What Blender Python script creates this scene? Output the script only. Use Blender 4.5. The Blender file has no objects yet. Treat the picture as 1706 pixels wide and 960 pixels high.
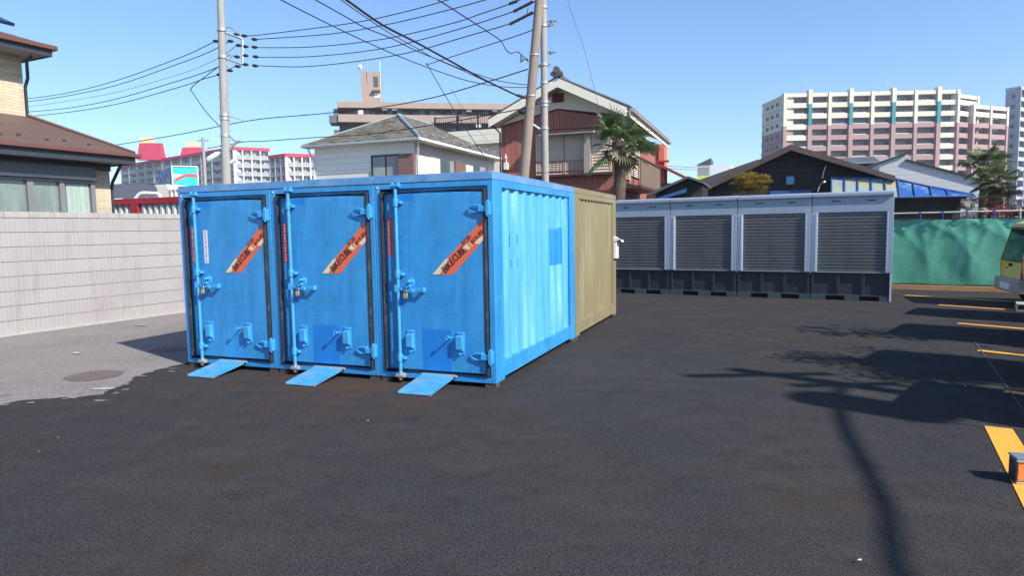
import bpy, bmesh, math, random
from mathutils import Vector, Matrix
random.seed(7)
R = math.radians
scene = bpy.context.scene
HAZE = 0.0005
C = scene.collection
# ---------------------------------------------------------------- camera, sky, sun, exposure
CAM_H, FPX, PITCH, ROLL = 1.65, 1115.7, 0.0873, 0.0162
cp, sp, cr, sr = math.cos(PITCH), math.sin(PITCH), math.cos(ROLL), math.sin(ROLL)
c_right = Vector((cr, -sr*sp, -sr*cp)); c_up = Vector((sr, cr*sp, cr*cp)); c_fwd = Vector((0, cp, -sp))
cam_d = bpy.data.cameras.new('camera'); cam = bpy.data.objects.new('camera', cam_d); C.objects.link(cam)
cam_d.sensor_width = 36; cam_d.lens = 36*FPX/1706; cam_d.clip_start = 0.05; cam_d.clip_end = 3000
m = Matrix((c_right, c_up, -c_fwd)).transposed().to_4x4(); m.translation = (0, 0, CAM_H)
cam.matrix_world = m; scene.camera = cam

SUN_AZ, SUN_EL = R(-43), R(39)        # azimuth counted from +X
w = bpy.data.worlds.new('World'); scene.world = w; w.use_nodes = True
wn = w.node_tree; wn.nodes.clear()
sky = wn.nodes.new('ShaderNodeTexSky'); sky.sky_type = 'NISHITA'; sky.sun_disc = False
sky.sun_elevation = SUN_EL; sky.sun_rotation = math.pi/2 - SUN_AZ
sky.air_density = 1.0; sky.dust_density = 0.4; sky.ozone_density = 3.5; sky.altitude = 0
bg = wn.nodes.new('ShaderNodeBackground'); bg.inputs[1].default_value = 0.128
wo = wn.nodes.new('ShaderNodeOutputWorld')
tint = wn.nodes.new('ShaderNodeMix'); tint.data_type = 'RGBA'; tint.blend_type = 'MULTIPLY'; tint.inputs[0].default_value = 1; tint.inputs[7].default_value = (.91, 1.01, 1.14, 1)
wn.links.new(sky.outputs[0], tint.inputs[6]); wn.links.new(tint.outputs[2], bg.inputs[0]); wn.links.new(bg.outputs[0], wo.inputs[0])
sd = bpy.data.lights.new('sun', 'SUN'); sd.energy = 5.0; sd.angle = R(0.53); sd.color = (1, .955, .88)
sun = bpy.data.objects.new('sun', sd); C.objects.link(sun)
sdir = Vector((math.cos(SUN_AZ)*math.cos(SUN_EL), math.sin(SUN_AZ)*math.cos(SUN_EL), math.sin(SUN_EL)))
sun.rotation_euler = sdir.to_track_quat('Z', 'Y').to_euler()
vs = scene.view_settings
vs.view_transform = 'Standard'; vs.look = 'None'; vs.exposure = 0.55; vs.gamma = 1; vs.use_curve_mapping = False

# ---------------------------------------------------------------- helpers
def ray(u, v):
    return c_fwd + c_right*((u-853)/FPX) + c_up*(-(v-480)/FPX)
def at(u, v, Y):                       # world point on the sight line at world distance Y
    d = ray(u, v); t = Y/d.y
    return Vector((d.x*t, Y, CAM_H + d.z*t))
def gp(u, v, z=0.0):
    d = ray(u, v); t = (z-CAM_H)/d.z
    return Vector((d.x*t, d.y*t, z))
class Fr:                              # a local frame standing on the ground
    def __init__(s, x, y, ang): s.o = Vector((x, y, 0)); s.a = ang; s.c, s.s = math.cos(ang), math.sin(ang)
    def loc(s, p):
        q = Vector(p)-s.o
        return Vector((s.c*q.x+s.s*q.y, -s.s*q.x+s.c*q.y, q.z))
    def L(s, axis, k, u, v):           # local point where the sight line meets the local plane axis = k
        o = s.loc((0, 0, CAM_H)); e = ray(u, v)
        d = Vector((s.c*e.x+s.s*e.y, -s.s*e.x+s.c*e.y, e.z))
        return o + d*((k-o[axis])/d[axis])
def front_dist(u, Y, ang):
    p = at(u, 372, Y); return Fr(p.x, p.y, ang)

class MB:
    def __init__(s): s.v = []; s.f = []; s.m = []
    def add(s, v, f, mi=0):
        n = len(s.v); s.v += [tuple(p) for p in v]; s.f += [tuple(n+i for i in q) for q in f]; s.m += [mi]*len(f); return s
    def box(s, x0, x1, y0, y1, z0, z1, mi=0):
        v = [(x, y, z) for z in (z0, z1) for y in (y0, y1) for x in (x0, x1)]
        return s.add(v, [(0,2,3,1),(4,5,7,6),(0,1,5,4),(2,6,7,3),(0,4,6,2),(1,3,7,5)], mi)
    def obox(s, c, ax, ay, az, mi=0):  # oriented box from half vectors
        c = Vector(c); v = [c+ax*i+ay*j+az*k for k in (-1,1) for j in (-1,1) for i in (-1,1)]
        return s.add(v, [(0,2,3,1),(4,5,7,6),(0,1,5,4),(2,6,7,3),(0,4,6,2),(1,3,7,5)], mi)
    def prism(s, pts, d, mi=0):        # polygon pushed along the vector d
        pts = [Vector(p) for p in pts]; d = Vector(d); n = len(pts)
        nrm = Vector((0,0,0))
        for i in range(n): nrm += pts[i].cross(pts[(i+1) % n])
        if nrm.dot(d) > 0: pts = pts[::-1]
        v = pts+[p+d for p in pts]
        f = [tuple(range(n)), tuple(range(2*n-1, n-1, -1))]+[((i+1) % n, i, n+i, n+(i+1) % n) for i in range(n)]
        return s.add(v, f, mi)
    def tube(s, pts, r, n=8, mi=0, cap=True, closed=False):
        pts = [Vector(p) for p in pts]; k = len(pts)
        rr = r if isinstance(r, (list, tuple)) else [r]*k
        v = []; up = None
        for i, p in enumerate(pts):
            a = pts[(i-1) % k] if (i or closed) else p; b = pts[(i+1) % k] if (i < k-1 or closed) else p
            t = (b-a).normalized()
            if up is None: up = Vector((0,0,1)) if abs(t.z) < .9 else Vector((1,0,0))
            e = t.cross(up).normalized(); g = e.cross(t).normalized(); up = g
            for j in range(n):
                th = 2*math.pi*j/n; v.append(p+(e*math.cos(th)+g*math.sin(th))*rr[i])
        f = []
        for i in range(k if closed else k-1):
            i2 = (i+1) % k
            for j in range(n): f.append((i*n+j, i2*n+j, i2*n+(j+1) % n, i*n+(j+1) % n))
        if cap and not closed: f += [tuple(range(n)), tuple(range(k*n-1, (k-1)*n-1, -1))]
        return s.add(v, f, mi)
    def cyl(s, a, b, r0, r1=None, n=12, mi=0): return s.tube([a, b], [r0, r0 if r1 is None else r1], n, mi)
    def build(s, name, mat, parent=None, bevel=0, loc=None, rotz=0, smooth=True):
        me = bpy.data.meshes.new(name); me.from_pydata(s.v, [], s.f)
        mats = mat if isinstance(mat, (list, tuple)) else [mat]
        for q in mats: me.materials.append(q)
        me.polygons.foreach_set('material_index', s.m)
        me.update()
        if smooth:
            me.polygons.foreach_set('use_smooth', [True]*len(me.polygons)); me.set_sharp_from_angle(angle=R(35))
        o = bpy.data.objects.new(name, me); C.objects.link(o)
        if parent: o.parent = parent
        if loc is not None: o.location = loc; o.rotation_euler = (0, 0, rotz)
        if bevel:
            b = o.modifiers.new('bevel', 'BEVEL'); b.width = bevel; b.segments = 2; b.limit_method = 'ANGLE'; b.angle_limit = R(40)
        return o
def B(*a): return MB().box(*a)
def thing(name, label, cat, fr=None, group=None, loc=None, rotz=0):
    o = bpy.data.objects.new(name, None); C.objects.link(o); o.empty_display_size = .2
    if fr: loc = fr.o; rotz = fr.a
    o.location = loc or (0, 0, 0); o.rotation_euler = (0, 0, rotz)
    o['label'] = label; o['category'] = cat
    if group: o['group'] = group
    return o
def tag(o, label, cat, group=None):
    o['label'] = label; o['category'] = cat
    if group: o['group'] = group
    return o
def copy_tree(o, parent=None):
    c = o.copy(); C.objects.link(c)
    if parent: c.parent = parent
    for ch in [x for x in list(bpy.data.objects) if x.parent == o]: copy_tree(ch, c)
    return c
def dup(o, parent, loc=None):
    c = o.copy(); C.objects.link(c); c.parent = parent
    if loc is not None: c.location = loc
    return c

# ---------------------------------------------------------------- materials
MATS = {}
def mat(name, col, rough=.65, metal=0., var=.12, sc=2.5, bump=0., bsc=60., col2=None, sc2=.7, lo2=.5, hi2=.7, stretch=None, spec=.5, fine=0., fsc=200, alpha=None):
    m = bpy.data.materials.new(name); m.use_nodes = True; nt = m.node_tree; N = nt.nodes; Lk = nt.links
    bs = N['Principled BSDF']; bs.inputs['Roughness'].default_value = rough; bs.inputs['Metallic'].default_value = metal
    bs.inputs['Specular IOR Level'].default_value = spec
    tc = N.new('ShaderNodeTexCoord'); vec = tc.outputs['Object']
    if stretch:
        mp = N.new('ShaderNodeMapping'); mp.inputs['Scale'].default_value = stretch; Lk.new(vec, mp.inputs[0]); vec = mp.outputs[0]
    def noise(scale, detail=5, rgh=.6, v=None):
        n = N.new('ShaderNodeTexNoise'); n.inputs['Scale'].default_value = scale; n.inputs['Detail'].default_value = detail; n.inputs['Roughness'].default_value = rgh
        Lk.new(v or vec, n.inputs['Vector']); return n.outputs[0]
    def mix(f, a, b):
        x = N.new('ShaderNodeMix'); x.data_type = 'RGBA'
        if isinstance(f, float): x.inputs[0].default_value = f
        else: Lk.new(f, x.inputs[0])
        for i, q in ((6, a), (7, b)):
            if isinstance(q, tuple): x.inputs[i].default_value = (*q[:3], 1)
            else: Lk.new(q, x.inputs[i])
        return x.outputs[2]
    def ramp(src, lo, hi):
        r = N.new('ShaderNodeMapRange'); r.inputs[1].default_value = lo; r.inputs[2].default_value = hi; Lk.new(src, r.inputs[0]); return r.outputs[0]
    a = tuple(max(0, c*(1-var)) for c in col); b = tuple(c*(1+var) for c in col)
    out = mix(ramp(noise(sc), .3, .7), a, b)
    if col2: out = mix(ramp(noise(sc2, 6, .65), lo2, hi2), out, tuple(col2))
    if fine: out = mix(ramp(noise(fsc, 2, .5, tc.outputs['Object']), .42, .75), out, tuple(min(1, c*(1+fine)+.02*fine) for c in col))
    Lk.new(out, bs.inputs['Base Color'])
    if bump:
        bp = N.new('ShaderNodeBump'); bp.inputs['Strength'].default_value = bump; bp.inputs['Distance'].default_value = .01
        Lk.new(noise(bsc, 4), bp.inputs['Height']); Lk.new(bp.outputs[0], bs.inputs['Normal'])
    m['_vec'] = 0
    MATS[name] = (m, N, Lk, bs, out, tc, mix, noise, ramp)
    return m
def brick(m_name, col, mortar, bw, bh, ms=.01, var=.1, rough=.8, bump=.4, off=.5, horiz=False, dirt=None):
    m = mat(m_name, col, rough=rough, var=var)
    _, N, Lk, bs, out, tc, mix, noise, ramp = MATS[m_name]
    sx = N.new('ShaderNodeSeparateXYZ'); Lk.new(tc.outputs['Object'], sx.inputs[0])
    ad = N.new('ShaderNodeMath'); ad.operation = 'ADD'; Lk.new(sx.outputs[0], ad.inputs[0]); Lk.new(sx.outputs[1], ad.inputs[1])
    cb = N.new('ShaderNodeCombineXYZ'); Lk.new(ad.outputs[0], cb.inputs[0]); Lk.new(sx.outputs[2], cb.inputs[1])
    br = N.new('ShaderNodeTexBrick'); br.offset = off; br.inputs['Scale'].default_value = 1; br.inputs['Brick Width'].default_value = bw; br.inputs['Row Height'].default_value = bh
    br.inputs['Mortar Size'].default_value = ms; br.inputs['Mortar Smooth'].default_value = .3
    Lk.new(cb.outputs[0], br.inputs['Vector'])
    a = tuple(c*(1-var) for c in col); b = tuple(c*(1+var) for c in col)
    br.inputs['Color1'].default_value = (*a, 1); br.inputs['Color2'].default_value = (*b, 1); br.inputs['Mortar'].default_value = (*mortar, 1)
    res = br.outputs[0]
    if dirt: res = mix(ramp(noise(.9, 6, .7), .45, .8), res, dirt)
    Lk.new(res, bs.inputs['Base Color'])
    bp = N.new('ShaderNodeBump'); bp.inputs['Strength'].default_value = bump; bp.inputs['Distance'].default_value = .01; bp.invert = True
    Lk.new(br.outputs[1], bp.inputs['Height']); Lk.new(bp.outputs[0], bs.inputs['Normal'])
    return m

M = {}
def grime(name, colr, amt, lo, hi, st=(5, 5, .35), sc=1.6):
    _, N, Lk, bs, out, tc, mix, noise, ramp = MATS[name]
    mp_ = N.new('ShaderNodeMapping'); mp_.inputs['Scale'].default_value = st; Lk.new(tc.outputs['Object'], mp_.inputs[0])
    ml = N.new('ShaderNodeMath'); ml.operation = 'MULTIPLY'; ml.inputs[1].default_value = amt; Lk.new(ramp(noise(sc, 8, .75, mp_.outputs[0]), lo, hi), ml.inputs[0])
    src = bs.inputs['Base Color'].links[0].from_socket
    Lk.new(mix(ml.outputs[0], src, colr), bs.inputs['Base Color'])
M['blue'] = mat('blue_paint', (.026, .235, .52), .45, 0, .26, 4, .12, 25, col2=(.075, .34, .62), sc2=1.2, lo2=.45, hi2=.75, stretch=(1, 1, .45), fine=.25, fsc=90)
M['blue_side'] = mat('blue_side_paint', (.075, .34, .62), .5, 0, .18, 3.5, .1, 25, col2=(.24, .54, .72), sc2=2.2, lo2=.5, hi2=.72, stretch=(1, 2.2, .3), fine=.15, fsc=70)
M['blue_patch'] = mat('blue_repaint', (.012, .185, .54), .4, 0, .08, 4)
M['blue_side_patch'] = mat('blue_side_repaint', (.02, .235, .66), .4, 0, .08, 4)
M['blue_hw'] = mat('blue_hardware', (.055, .34, .66), .4, .1, .12, 9)
M['blue_cap'] = mat('blue_cap_paint', (.11, .27, .50), .4, 0, .15, 4, col2=(.2, .34, .5), sc2=2)
M['ramp'] = mat('ramp_blue', (.06, .30, .58), .5, .1, .2, 9, col2=(.22, .30, .34), sc2=5, lo2=.50, hi2=.72)
M['rubber'] = mat('rubber', (.02, .02, .022), .55, 0, .3, 12, col2=(.10, .095, .085), sc2=3, lo2=.5, hi2=.8)
M['khaki'] = mat('khaki_paint', (.225, .19, .10), .55, 0, .08, 3, .1, 30, col2=(.27, .235, .14), sc2=1.5, stretch=(1, 1, .4))
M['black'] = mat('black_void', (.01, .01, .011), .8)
M['steel'] = mat('steel', (.55, .56, .57), .35, .9, .12, 14)
M['galv'] = mat('galvanised', (.45, .46, .46), .5, .6, .12, 20)
M['brass'] = mat('brass', (.75, .58, .28), .3, .8, .1, 30)
M['rustwood'] = mat('stained_wood', (.08, .05, .035), .8, 0, .3, 9)
M['orange'] = mat('orange_print', (.72, .13, .05), .5, 0, .06, 9)
M['cream_p'] = mat('cream_print', (.75, .58, .36), .5, 0, .06, 9)
M['ink'] = mat('dark_ink', (.03, .015, .02), .6)
M['red_st'] = mat('red_sticker', (.55, .05, .05), .5, 0, .1, 20)
M['pink_st'] = mat('pale_sticker', (.75, .45, .45), .5, 0, .1, 20)
M['white'] = mat('white_paint', (.75, .76, .76), .5, 0, .06, 3)
M['paper'] = mat('printed_paper', (.55, .55, .53), .6, 0, .5, 60)
M['silver'] = mat('silver_panel', (.29, .35, .43), .45, .1, .05, 2, col2=(.26, .32, .40), sc2=1.0)
M['silver_lt'] = mat('silver_light', (.52, .58, .66), .35, .25, .04, 2)
M['slat'] = mat('slat_grey', (.18, .185, .195), .42, .3, .08, 2, stretch=(1, 1, 6))
M['base'] = mat('dark_base', (.024, .029, .038), .5, .1, .12, 3)
M['base_lt'] = mat('base_edge', (.05, .066, .086), .5, .1, .12, 3)
M['yellow'] = mat('road_yellow', (.80, .36, .035), .7, 0, .06, 6, col2=(.65, .28, .04), sc2=9, lo2=.55, hi2=.85, bump=.3, bsc=150)
M['wood'] = mat('raw_timber', (.50, .27, .11), .75, 0, .2, 3, stretch=(.6, 6, 6))
M['tarp'] = mat('green_tarp', (.115, .42, .28), .55, 0, .12, 6, bump=.15, bsc=40)
M['pipe'] = mat('pipe_pale', (.55, .50, .42), .5, .2, .15, 5)
M['clipblue'] = mat('clip_blue', (.03, .08, .35), .5)
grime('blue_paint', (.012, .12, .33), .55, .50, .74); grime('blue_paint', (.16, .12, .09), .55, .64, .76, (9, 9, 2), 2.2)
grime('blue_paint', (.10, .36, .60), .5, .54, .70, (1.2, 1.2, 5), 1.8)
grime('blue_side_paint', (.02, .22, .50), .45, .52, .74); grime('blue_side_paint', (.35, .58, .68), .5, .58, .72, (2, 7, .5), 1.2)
grime('khaki_paint', (.13, .10, .06), .5, .55, .75); grime('blue_hardware', (.14, .10, .07), .6, .62, .74, (1, 1, 1), 14)
grime('ramp_blue', (.12, .10, .08), .6, .56, .70, (1, 1, 1), 6)
grime('silver_panel', (.20, .23, .27), .4, .52, .72, (3, 3, .4)); grime('slat_grey', (.10, .10, .10), .45, .5, .7, (2, 2, .5))
# ground
asph = mat('asphalt_new', (.0240, .0236, .0252), .95, 0, .50, 34, bump=.45, bsc=420, col2=(.042, .036, .033), sc2=.75, lo2=.40, hi2=.68, fine=2.4, fsc=150, spec=.05)
_, N_, L_, bs_, out_, tc_, mix_, noise_, ramp_ = MATS['asphalt_new']
mp = N_.new('ShaderNodeMapping'); mp.inputs['Rotation'].default_value = (0, 0, R(-62)); mp.inputs['Scale'].default_value = (.35, 2.2, 1); L_.new(tc_.outputs['Object'], mp.inputs[0])
streak = ramp_(noise_(1.1, 6, .7, mp.outputs[0]), .52, .80)
mlt = N_.new('ShaderNodeMath'); mlt.operation = 'MULTIPLY'; mlt.inputs[1].default_value = .75; L_.new(streak, mlt.inputs[0])
o1 = mix_(mlt.outputs[0], out_, (.066, .060, .058))
mp3 = N_.new('ShaderNodeMapping'); mp3.inputs['Rotation'].default_value = (0, 0, R(-20)); mp3.inputs['Scale'].default_value = (.5, 3.0, 1); L_.new(tc_.outputs['Object'], mp3.inputs[0])
ml3 = N_.new('ShaderNodeMath'); ml3.operation = 'MULTIPLY'; ml3.inputs[1].default_value = .32; L_.new(ramp_(noise_(1.7, 9, .78, mp3.outputs[0]), .50, .72), ml3.inputs[0])
o1 = mix_(ml3.outputs[0], o1, (.018, .018, .020))
ml4 = N_.new('ShaderNodeMath'); ml4.operation = 'MULTIPLY'; ml4.inputs[1].default_value = .9; L_.new(ramp_(noise_(.32, 5, .65), .50, .66), ml4.inputs[0])
o1 = mix_(ml4.outputs[0], o1, (.058, .051, .047))
fl = N_.new('ShaderNodeTexVoronoi'); fl.inputs['Scale'].default_value = 55; L_.new(tc_.outputs['Object'], fl.inputs['Vector'])
flk = N_.new('ShaderNodeMapRange'); flk.inputs[1].default_value = .30; flk.inputs[2].default_value = .10; L_.new(fl.outputs[0], flk.inputs[0])
fm5 = N_.new('ShaderNodeMath'); fm5.operation = 'MULTIPLY'; L_.new(flk.outputs[0], fm5.inputs[0]); L_.new(ramp_(noise_(38, 3, .6), .50, .60), fm5.inputs[1])
o1 = mix_(fm5.outputs[0], o1, (.085, .082, .080))
o1 = mix_(ramp_(noise_(75, 3, .7), .52, .66), o1, (.010, .010, .011))
vo = N_.new('ShaderNodeTexVoronoi'); vo.inputs['Scale'].default_value = 3.2; L_.new(tc_.outputs['Object'], vo.inputs['Vector'])
dots = N_.new('ShaderNodeMapRange'); dots.inputs[1].default_value = .016; dots.inputs[2].default_value = .009; L_.new(vo.outputs[0], dots.inputs[0])
o2 = mix_(dots.outputs[0], o1, (.32, .29, .24))
brn = ramp_(noise_(.8, 5, .65), .54, .72)
ml2 = N_.new('ShaderNodeMath'); ml2.operation = 'MULTIPLY'; ml2.inputs[1].default_value = .75; L_.new(brn, ml2.inputs[0])
o3 = mix_(ml2.outputs[0], o2, (.055, .040, .028))
# second, larger mottling, and rusty run-off in front of the containers
o3 = mix_(ramp_(noise_(3.1, 12, .88), .48, .80), o3, (.018, .018, .0195))
pale = N_.new('ShaderNodeMath'); pale.operation = 'MULTIPLY'; pale.inputs[1].default_value = .6; L_.new(ramp_(noise_(1.5, 10, .85), .56, .72), pale.inputs[0])
o3 = mix_(pale.outputs[0], o3, (.078, .069, .063))
dst = N_.new('ShaderNodeVectorMath'); dst.operation = 'DISTANCE'; dst.inputs[1].default_value = (-1.7, 7.1, 0)
msc = N_.new('ShaderNodeMapping'); msc.inputs['Location'].default_value = (0, 0, 0); L_.new(tc_.outputs['Object'], msc.inputs[0]); L_.new(msc.outputs[0], dst.inputs[0])
rs = N_.new('ShaderNodeMapRange'); rs.inputs[1].default_value = 1.9; rs.inputs[2].default_value = .3; L_.new(dst.outputs['Value'], rs.inputs[0])
rm2 = N_.new('ShaderNodeMath'); rm2.operation = 'MULTIPLY'; L_.new(rs.outputs[0], rm2.inputs[0]); L_.new(ramp_(noise_(1.6, 6, .7), .42, .66), rm2.inputs[1])
o3 = mix_(rm2.outputs[0], o3, (.080, .047, .032))
L_.new(o3, bs_.inputs['Base Color'])
M['asph'] = asph
M['asph_old'] = mat('asphalt_old', (.185, .166, .156), .92, 0, .22, 22, bump=.5, bsc=300, col2=(.135, .120, .112), sc2=.9, lo2=.42, hi2=.66, fine=.9, fsc=110, spec=.2)
M['earth'] = mat('far_ground', (.11, .105, .095), .9, 0, .2, .3)
M['rustpatch'] = mat('rusty_cover', (.125, .098, .088), .85, 0, .3, 14)
M['concrete'] = mat('concrete', (.36, .345, .32), .85, 0, .1, 4, bump=.2, bsc=80)
M['pole'] = mat('pole_concrete', (.33, .31, .28), .85, 0, .12, 5, bump=.15, bsc=40, stretch=(1, 1, .2))
M['cable'] = mat('cable_black', (.012, .012, .014), .5)
M['cable_g'] = mat('cable_grey', (.14, .14, .15), .5)
# ---------------------------------------------------------------- ground
def sheet(name, pts, z, m, sub=None):
    mb = MB(); mb.add([(p[0], p[1], z) for p in pts], [tuple(range(len(pts)))])
    o = mb.build(name, m, smooth=False); o['kind'] = 'structure'; return o
g = MB().add([(-900, -300, -.02), (900, -300, -.02), (900, 1500, -.02), (-900, 1500, -.02)], [(0, 1, 2, 3)]).build('ground', M['earth'], smooth=False); g['kind'] = 'structure'
sheet('parking_lot', [(-12, -14), (26, -14), (26, 8), (17, 20), (9.9, 24), (-12, 26)], 0, M['asph'])
# old asphalt along the block wall, with an uneven seam
seam = [(-6.1, 1.5), (-5.5, 4.6), (-5.09, 6.45), (-4.95, 6.68), (-4.72, 6.72), (-4.5, 6.72), (-4.30, 6.86), (-4.36, 7.1), (-4.27, 7.36), (-4.42, 7.7), (-4.36, 8.06), (-4.22, 8.45), (-4.2, 8.9), (-3.2, 12), (-2.2, 15), (-1.2, 18)]
jag = []
for (a, b) in zip(seam[:-1], seam[1:]):
    for k in range(5):
        t = k/5; jag.append((a[0]+(b[0]-a[0])*t+random.uniform(-.03, .03), a[1]+(b[1]-a[1])*t+random.uniform(-.02, .02)))
jag.append(seam[-1])
sheet('old_paving', jag+[(-5.0, 18.4), (-13.3, 1.0)], .006, M['asph_old'])
def disc_sheet(name, c, rx, ry, z, m, jit=.06, n=28):
    pts = []
    for i in range(n):
        t = 2*math.pi*i/n; k = 1+random.uniform(-jit, jit); pts.append((c[0]+rx*k*math.cos(t), c[1]+ry*k*math.sin(t)))
    return sheet(name, pts, z, m)
disc_sheet('paving_patch', (-4.95, 7.8), .31, .30, .011, M['rustpatch'])
disc_sheet('paving_patch', (-4.95, 9.55), .25, .22, .011, M['rustpatch'])
disc_sheet('paving_patch', (-4.42, 7.1), .12, .06, .013, M['concrete'], .3)
disc_sheet('paving_patch', (-5.6, 6.9), .30, .13, .013, mat('pale_patch', (.21, .195, .18), .85), .3)
for i in range(16):
    a_ = random.choice(seam[2:12]); disc_sheet('paving_patch', (a_[0]+random.uniform(.02, .28), a_[1]+random.uniform(-.3, .2)), random.uniform(.015, .07), random.uniform(.01, .04), .007+.0004*i, M['asph_old'], .35, 11)
# stall lines
def line(x0, y0, ang, ln, wd, z=.005):
    d = Vector((math.cos(ang), math.sin(ang))); n = Vector((-d.y, d.x))*wd/2; p = Vector((x0, y0)); q = p+d*ln
    return sheet('parking_line', [p-n, q-n, q+n, p+n], z, M['yellow'])
for (x, y, ln) in ((9.0, 15.25, 3.9), (8.55, 13.35, 3.2), (7.28, 10.85, 3.2), (5.98, 8.5, 3.2), (4.78, 6.4, 3.2)):
    line(x, y, R(-50), ln, .11)
l6 = [(3.80, 5.29), (3.96, 5.20), (3.12, 3.66), (2.10, 1.8), (1.9, 1.9), (2.94, 3.75)]
sheet('parking_line', l6, .005, M['yellow'])
thin = mat('chalk_line', (.085, .085, .085), .8, 0, .3, 8)
sheet('chalk_mark', [(3.42, 5.52), (4.1, 5.14), (4.6, 4.9), (4.6, 4.89), (4.1, 5.125), (3.42, 5.508)], .009, thin)
sheet('chalk_mark', [(6.37, 9.12), (4.45, 5.72), (4.44, 5.725), (6.36, 9.125)], .009, thin)
def joint(pix, wdt, m):
    P = [gp(*q_) for q_ in pix]; v = []
    for i, a in enumerate(P[:-1]):
        b = P[i+1]
        for k in range(12):
            c = a+(b-a)*k/12; n = Vector((-(b-a).y, (b-a).x, 0)).normalized(); o_ = n*random.uniform(-.012, .012); w_ = wdt*random.uniform(.3, 1)
            v += [(c+o_-n*w_), (c+o_+n*w_)]
    o = MB().add([(p_.x, p_.y, .004) for p_ in v], [(2*i, 2*i+1, 2*i+3, 2*i+2) for i in range(len(v)//2-1)]).build('paving_joint', m, smooth=False); o['kind'] = 'structure'
jm = mat('joint_pale', (.034, .031, .029), .95, 0, .6, 9, spec=.05)
# thin tyre scuffs
for (cx, cy, rad, a0, a1, wdt) in ((-.6, 8.1, 4.3, -25, 40, .012), (-.9, 8.4, 4.9, -20, 30, .012)):
    v = []; n = 24
    for i in range(n+1):
        t = R(a0+(a1-a0)*i/n); v += [(cx+rad*math.cos(t), cy+rad*math.sin(t), .003), (cx+(rad+wdt)*math.cos(t), cy+(rad+wdt)*math.sin(t), .003)]
    o = MB().add(v, [(2*i, 2*i+1, 2*i+3, 2*i+2) for i in range(n)]).build('tyre_scuff', mat('scuff', (.043, .042, .042), .8, 0, .4, 5), smooth=False); o['kind'] = 'structure'
# small litter and pebbles
peb = MB()
for i in range(25):
    x = random.uniform(-5, 6); y = random.uniform(1.6, 12); s = random.uniform(.0012, .0035)*(1+y*.08)
    if -4.4 < x < .4 and y > 6.2: continue
    peb.obox((x, y, s*.6), Vector((s, s*.3, 0)), Vector((-s*.3, s*.8, 0)), Vector((0, s*.2, s*.6)))
o = peb.build('grit', mat('grit', (.42, .38, .32), .8, 0, .4, 30)); o['kind'] = 'stuff'; o['label'] = 'pale grit specks scattered over the asphalt'
def leaf(x, y, s, label, m, rz=0):
    mb = MB(); pts = [(-1, 0), (-.6, .5), (0, .62), (.6, .4), (1, 0), (.5, -.5), (-.3, -.55)]
    mb.add([(a*s, b*s, .012+.35*s*(1-abs(b))*(a*a*.6+.3)) for a, b in pts]+[(0, 0, .01)], [(i, (i+1) % 7, 7) for i in range(7)])
    return tag(mb.build('fallen_leaf', m, loc=(x, y, .01), rotz=rz), label, 'leaf')
leaf(-6.74, 12.09, .10, 'curled tan dry leaf on the old paving near the block wall', mat('dry_leaf', (.45, .32, .17), .8), .5)
p = gp(1432, 941); leaf(p.x, p.y, .013, 'tiny white paper scrap on the black asphalt at the bottom', M['white'], .3)
p = gp(130, 591); leaf(p.x, p.y, .06, 'pale flat scrap on the old paving beside the brown patch', M['paper'], .1)

# ---------------------------------------------------------------- bike containers
CX, CY, CA = -0.1781, 6.8427, -0.3624
CW, CH, CL = 1.3972, 2.2463, 3.09
ca, sa = math.cos(CA), math.sin(CA)
A_dir = Vector((ca, sa, 0)); B_dir = Vector((-sa, ca, 0))
def shell(t, Lc, mf, ms, mroof, pitch, side_both=True, y0=0.0):
    f = MB(); W = CW-.006
    zb, zt = .05, CH-.085
    f.box(-.062, 0, y0, .25, zb, zt); f.box(-W, -W+.062, y0, .25, zb, zt)                 # front posts
    f.box(-.05, 0, Lc-.24, Lc, zb, zt); f.box(-W, -W+.05, Lc-.24, Lc, zb, zt)
    f.box(-.05, -.0, .25, Lc-.24, zt-.075, zt); f.box(-W, -W+.05, .25, Lc-.24, zt-.075, zt)
    f.box(-.05, -.0, .25, Lc-.24, zb+.03, zb+.205); f.box(-W, -W+.05, .25, Lc-.24, zb+.03, zb+.205)
    f.box(-W+.062, -.062, y0, .06, zb, zb+.055); f.box(-W+.062, -.062, y0, .06, zt-.06, zt)
    f.build('frame', mf, t, .004)
    for sx in (0, -W):
        c = MB(); n = 0; s = 1 if sx == 0 else -1
        ys = []; y = .25; k = 0
        prof = []
        while y < Lc-.24-.001:
            prof += [(y, -.045), (min(y+pitch*.52, Lc-.24), -.045), (min(y+pitch*.62, Lc-.24), -.016), (min(y+pitch*.90, Lc-.24), -.016)]
            y += pitch
        prof.append((Lc-.24, -.045))
        v = []
        for (yy, dx) in prof: v += [(sx+dx*s, yy, zb+.205), (sx+dx*s, yy, zt-.075)]
        c.add(v, [(2*i, 2*i+2, 2*i+3, 2*i+1) if s == 1 else (2*i, 2*i+1, 2*i+3, 2*i+2) for i in range(len(prof)-1)])
        c.build('side_panel', ms, t)
    r = MB().box(-W, 0, -.006, Lc, zt+.002, CH-.012).box(-W+.004, -.004, -.002, Lc-.004, CH-.012, CH); r.build('roof', mroof, t, .004)
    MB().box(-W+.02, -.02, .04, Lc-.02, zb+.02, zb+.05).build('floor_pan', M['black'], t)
    b = MB().box(-W+.05, -.05, Lc-.06, Lc-.03, zb, zt); b.build('rear_panel', ms, t)
    for (a, b_) in ((-.13, 0), (-.13, Lc-.14), (-W+.01, 0), (-W+.01, Lc-.14)):
        MB().box(a, a+.12, b_+.01, b_+.13, 0, zb).build('foot', M['rustwood'], t)
    return t
FF = Fr(CX, CY, CA)
blue = thing('bike_container', '', 'container')
shell(blue, CL, M['blue'], M['blue_side'], M['blue_cap'], .285)
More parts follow.
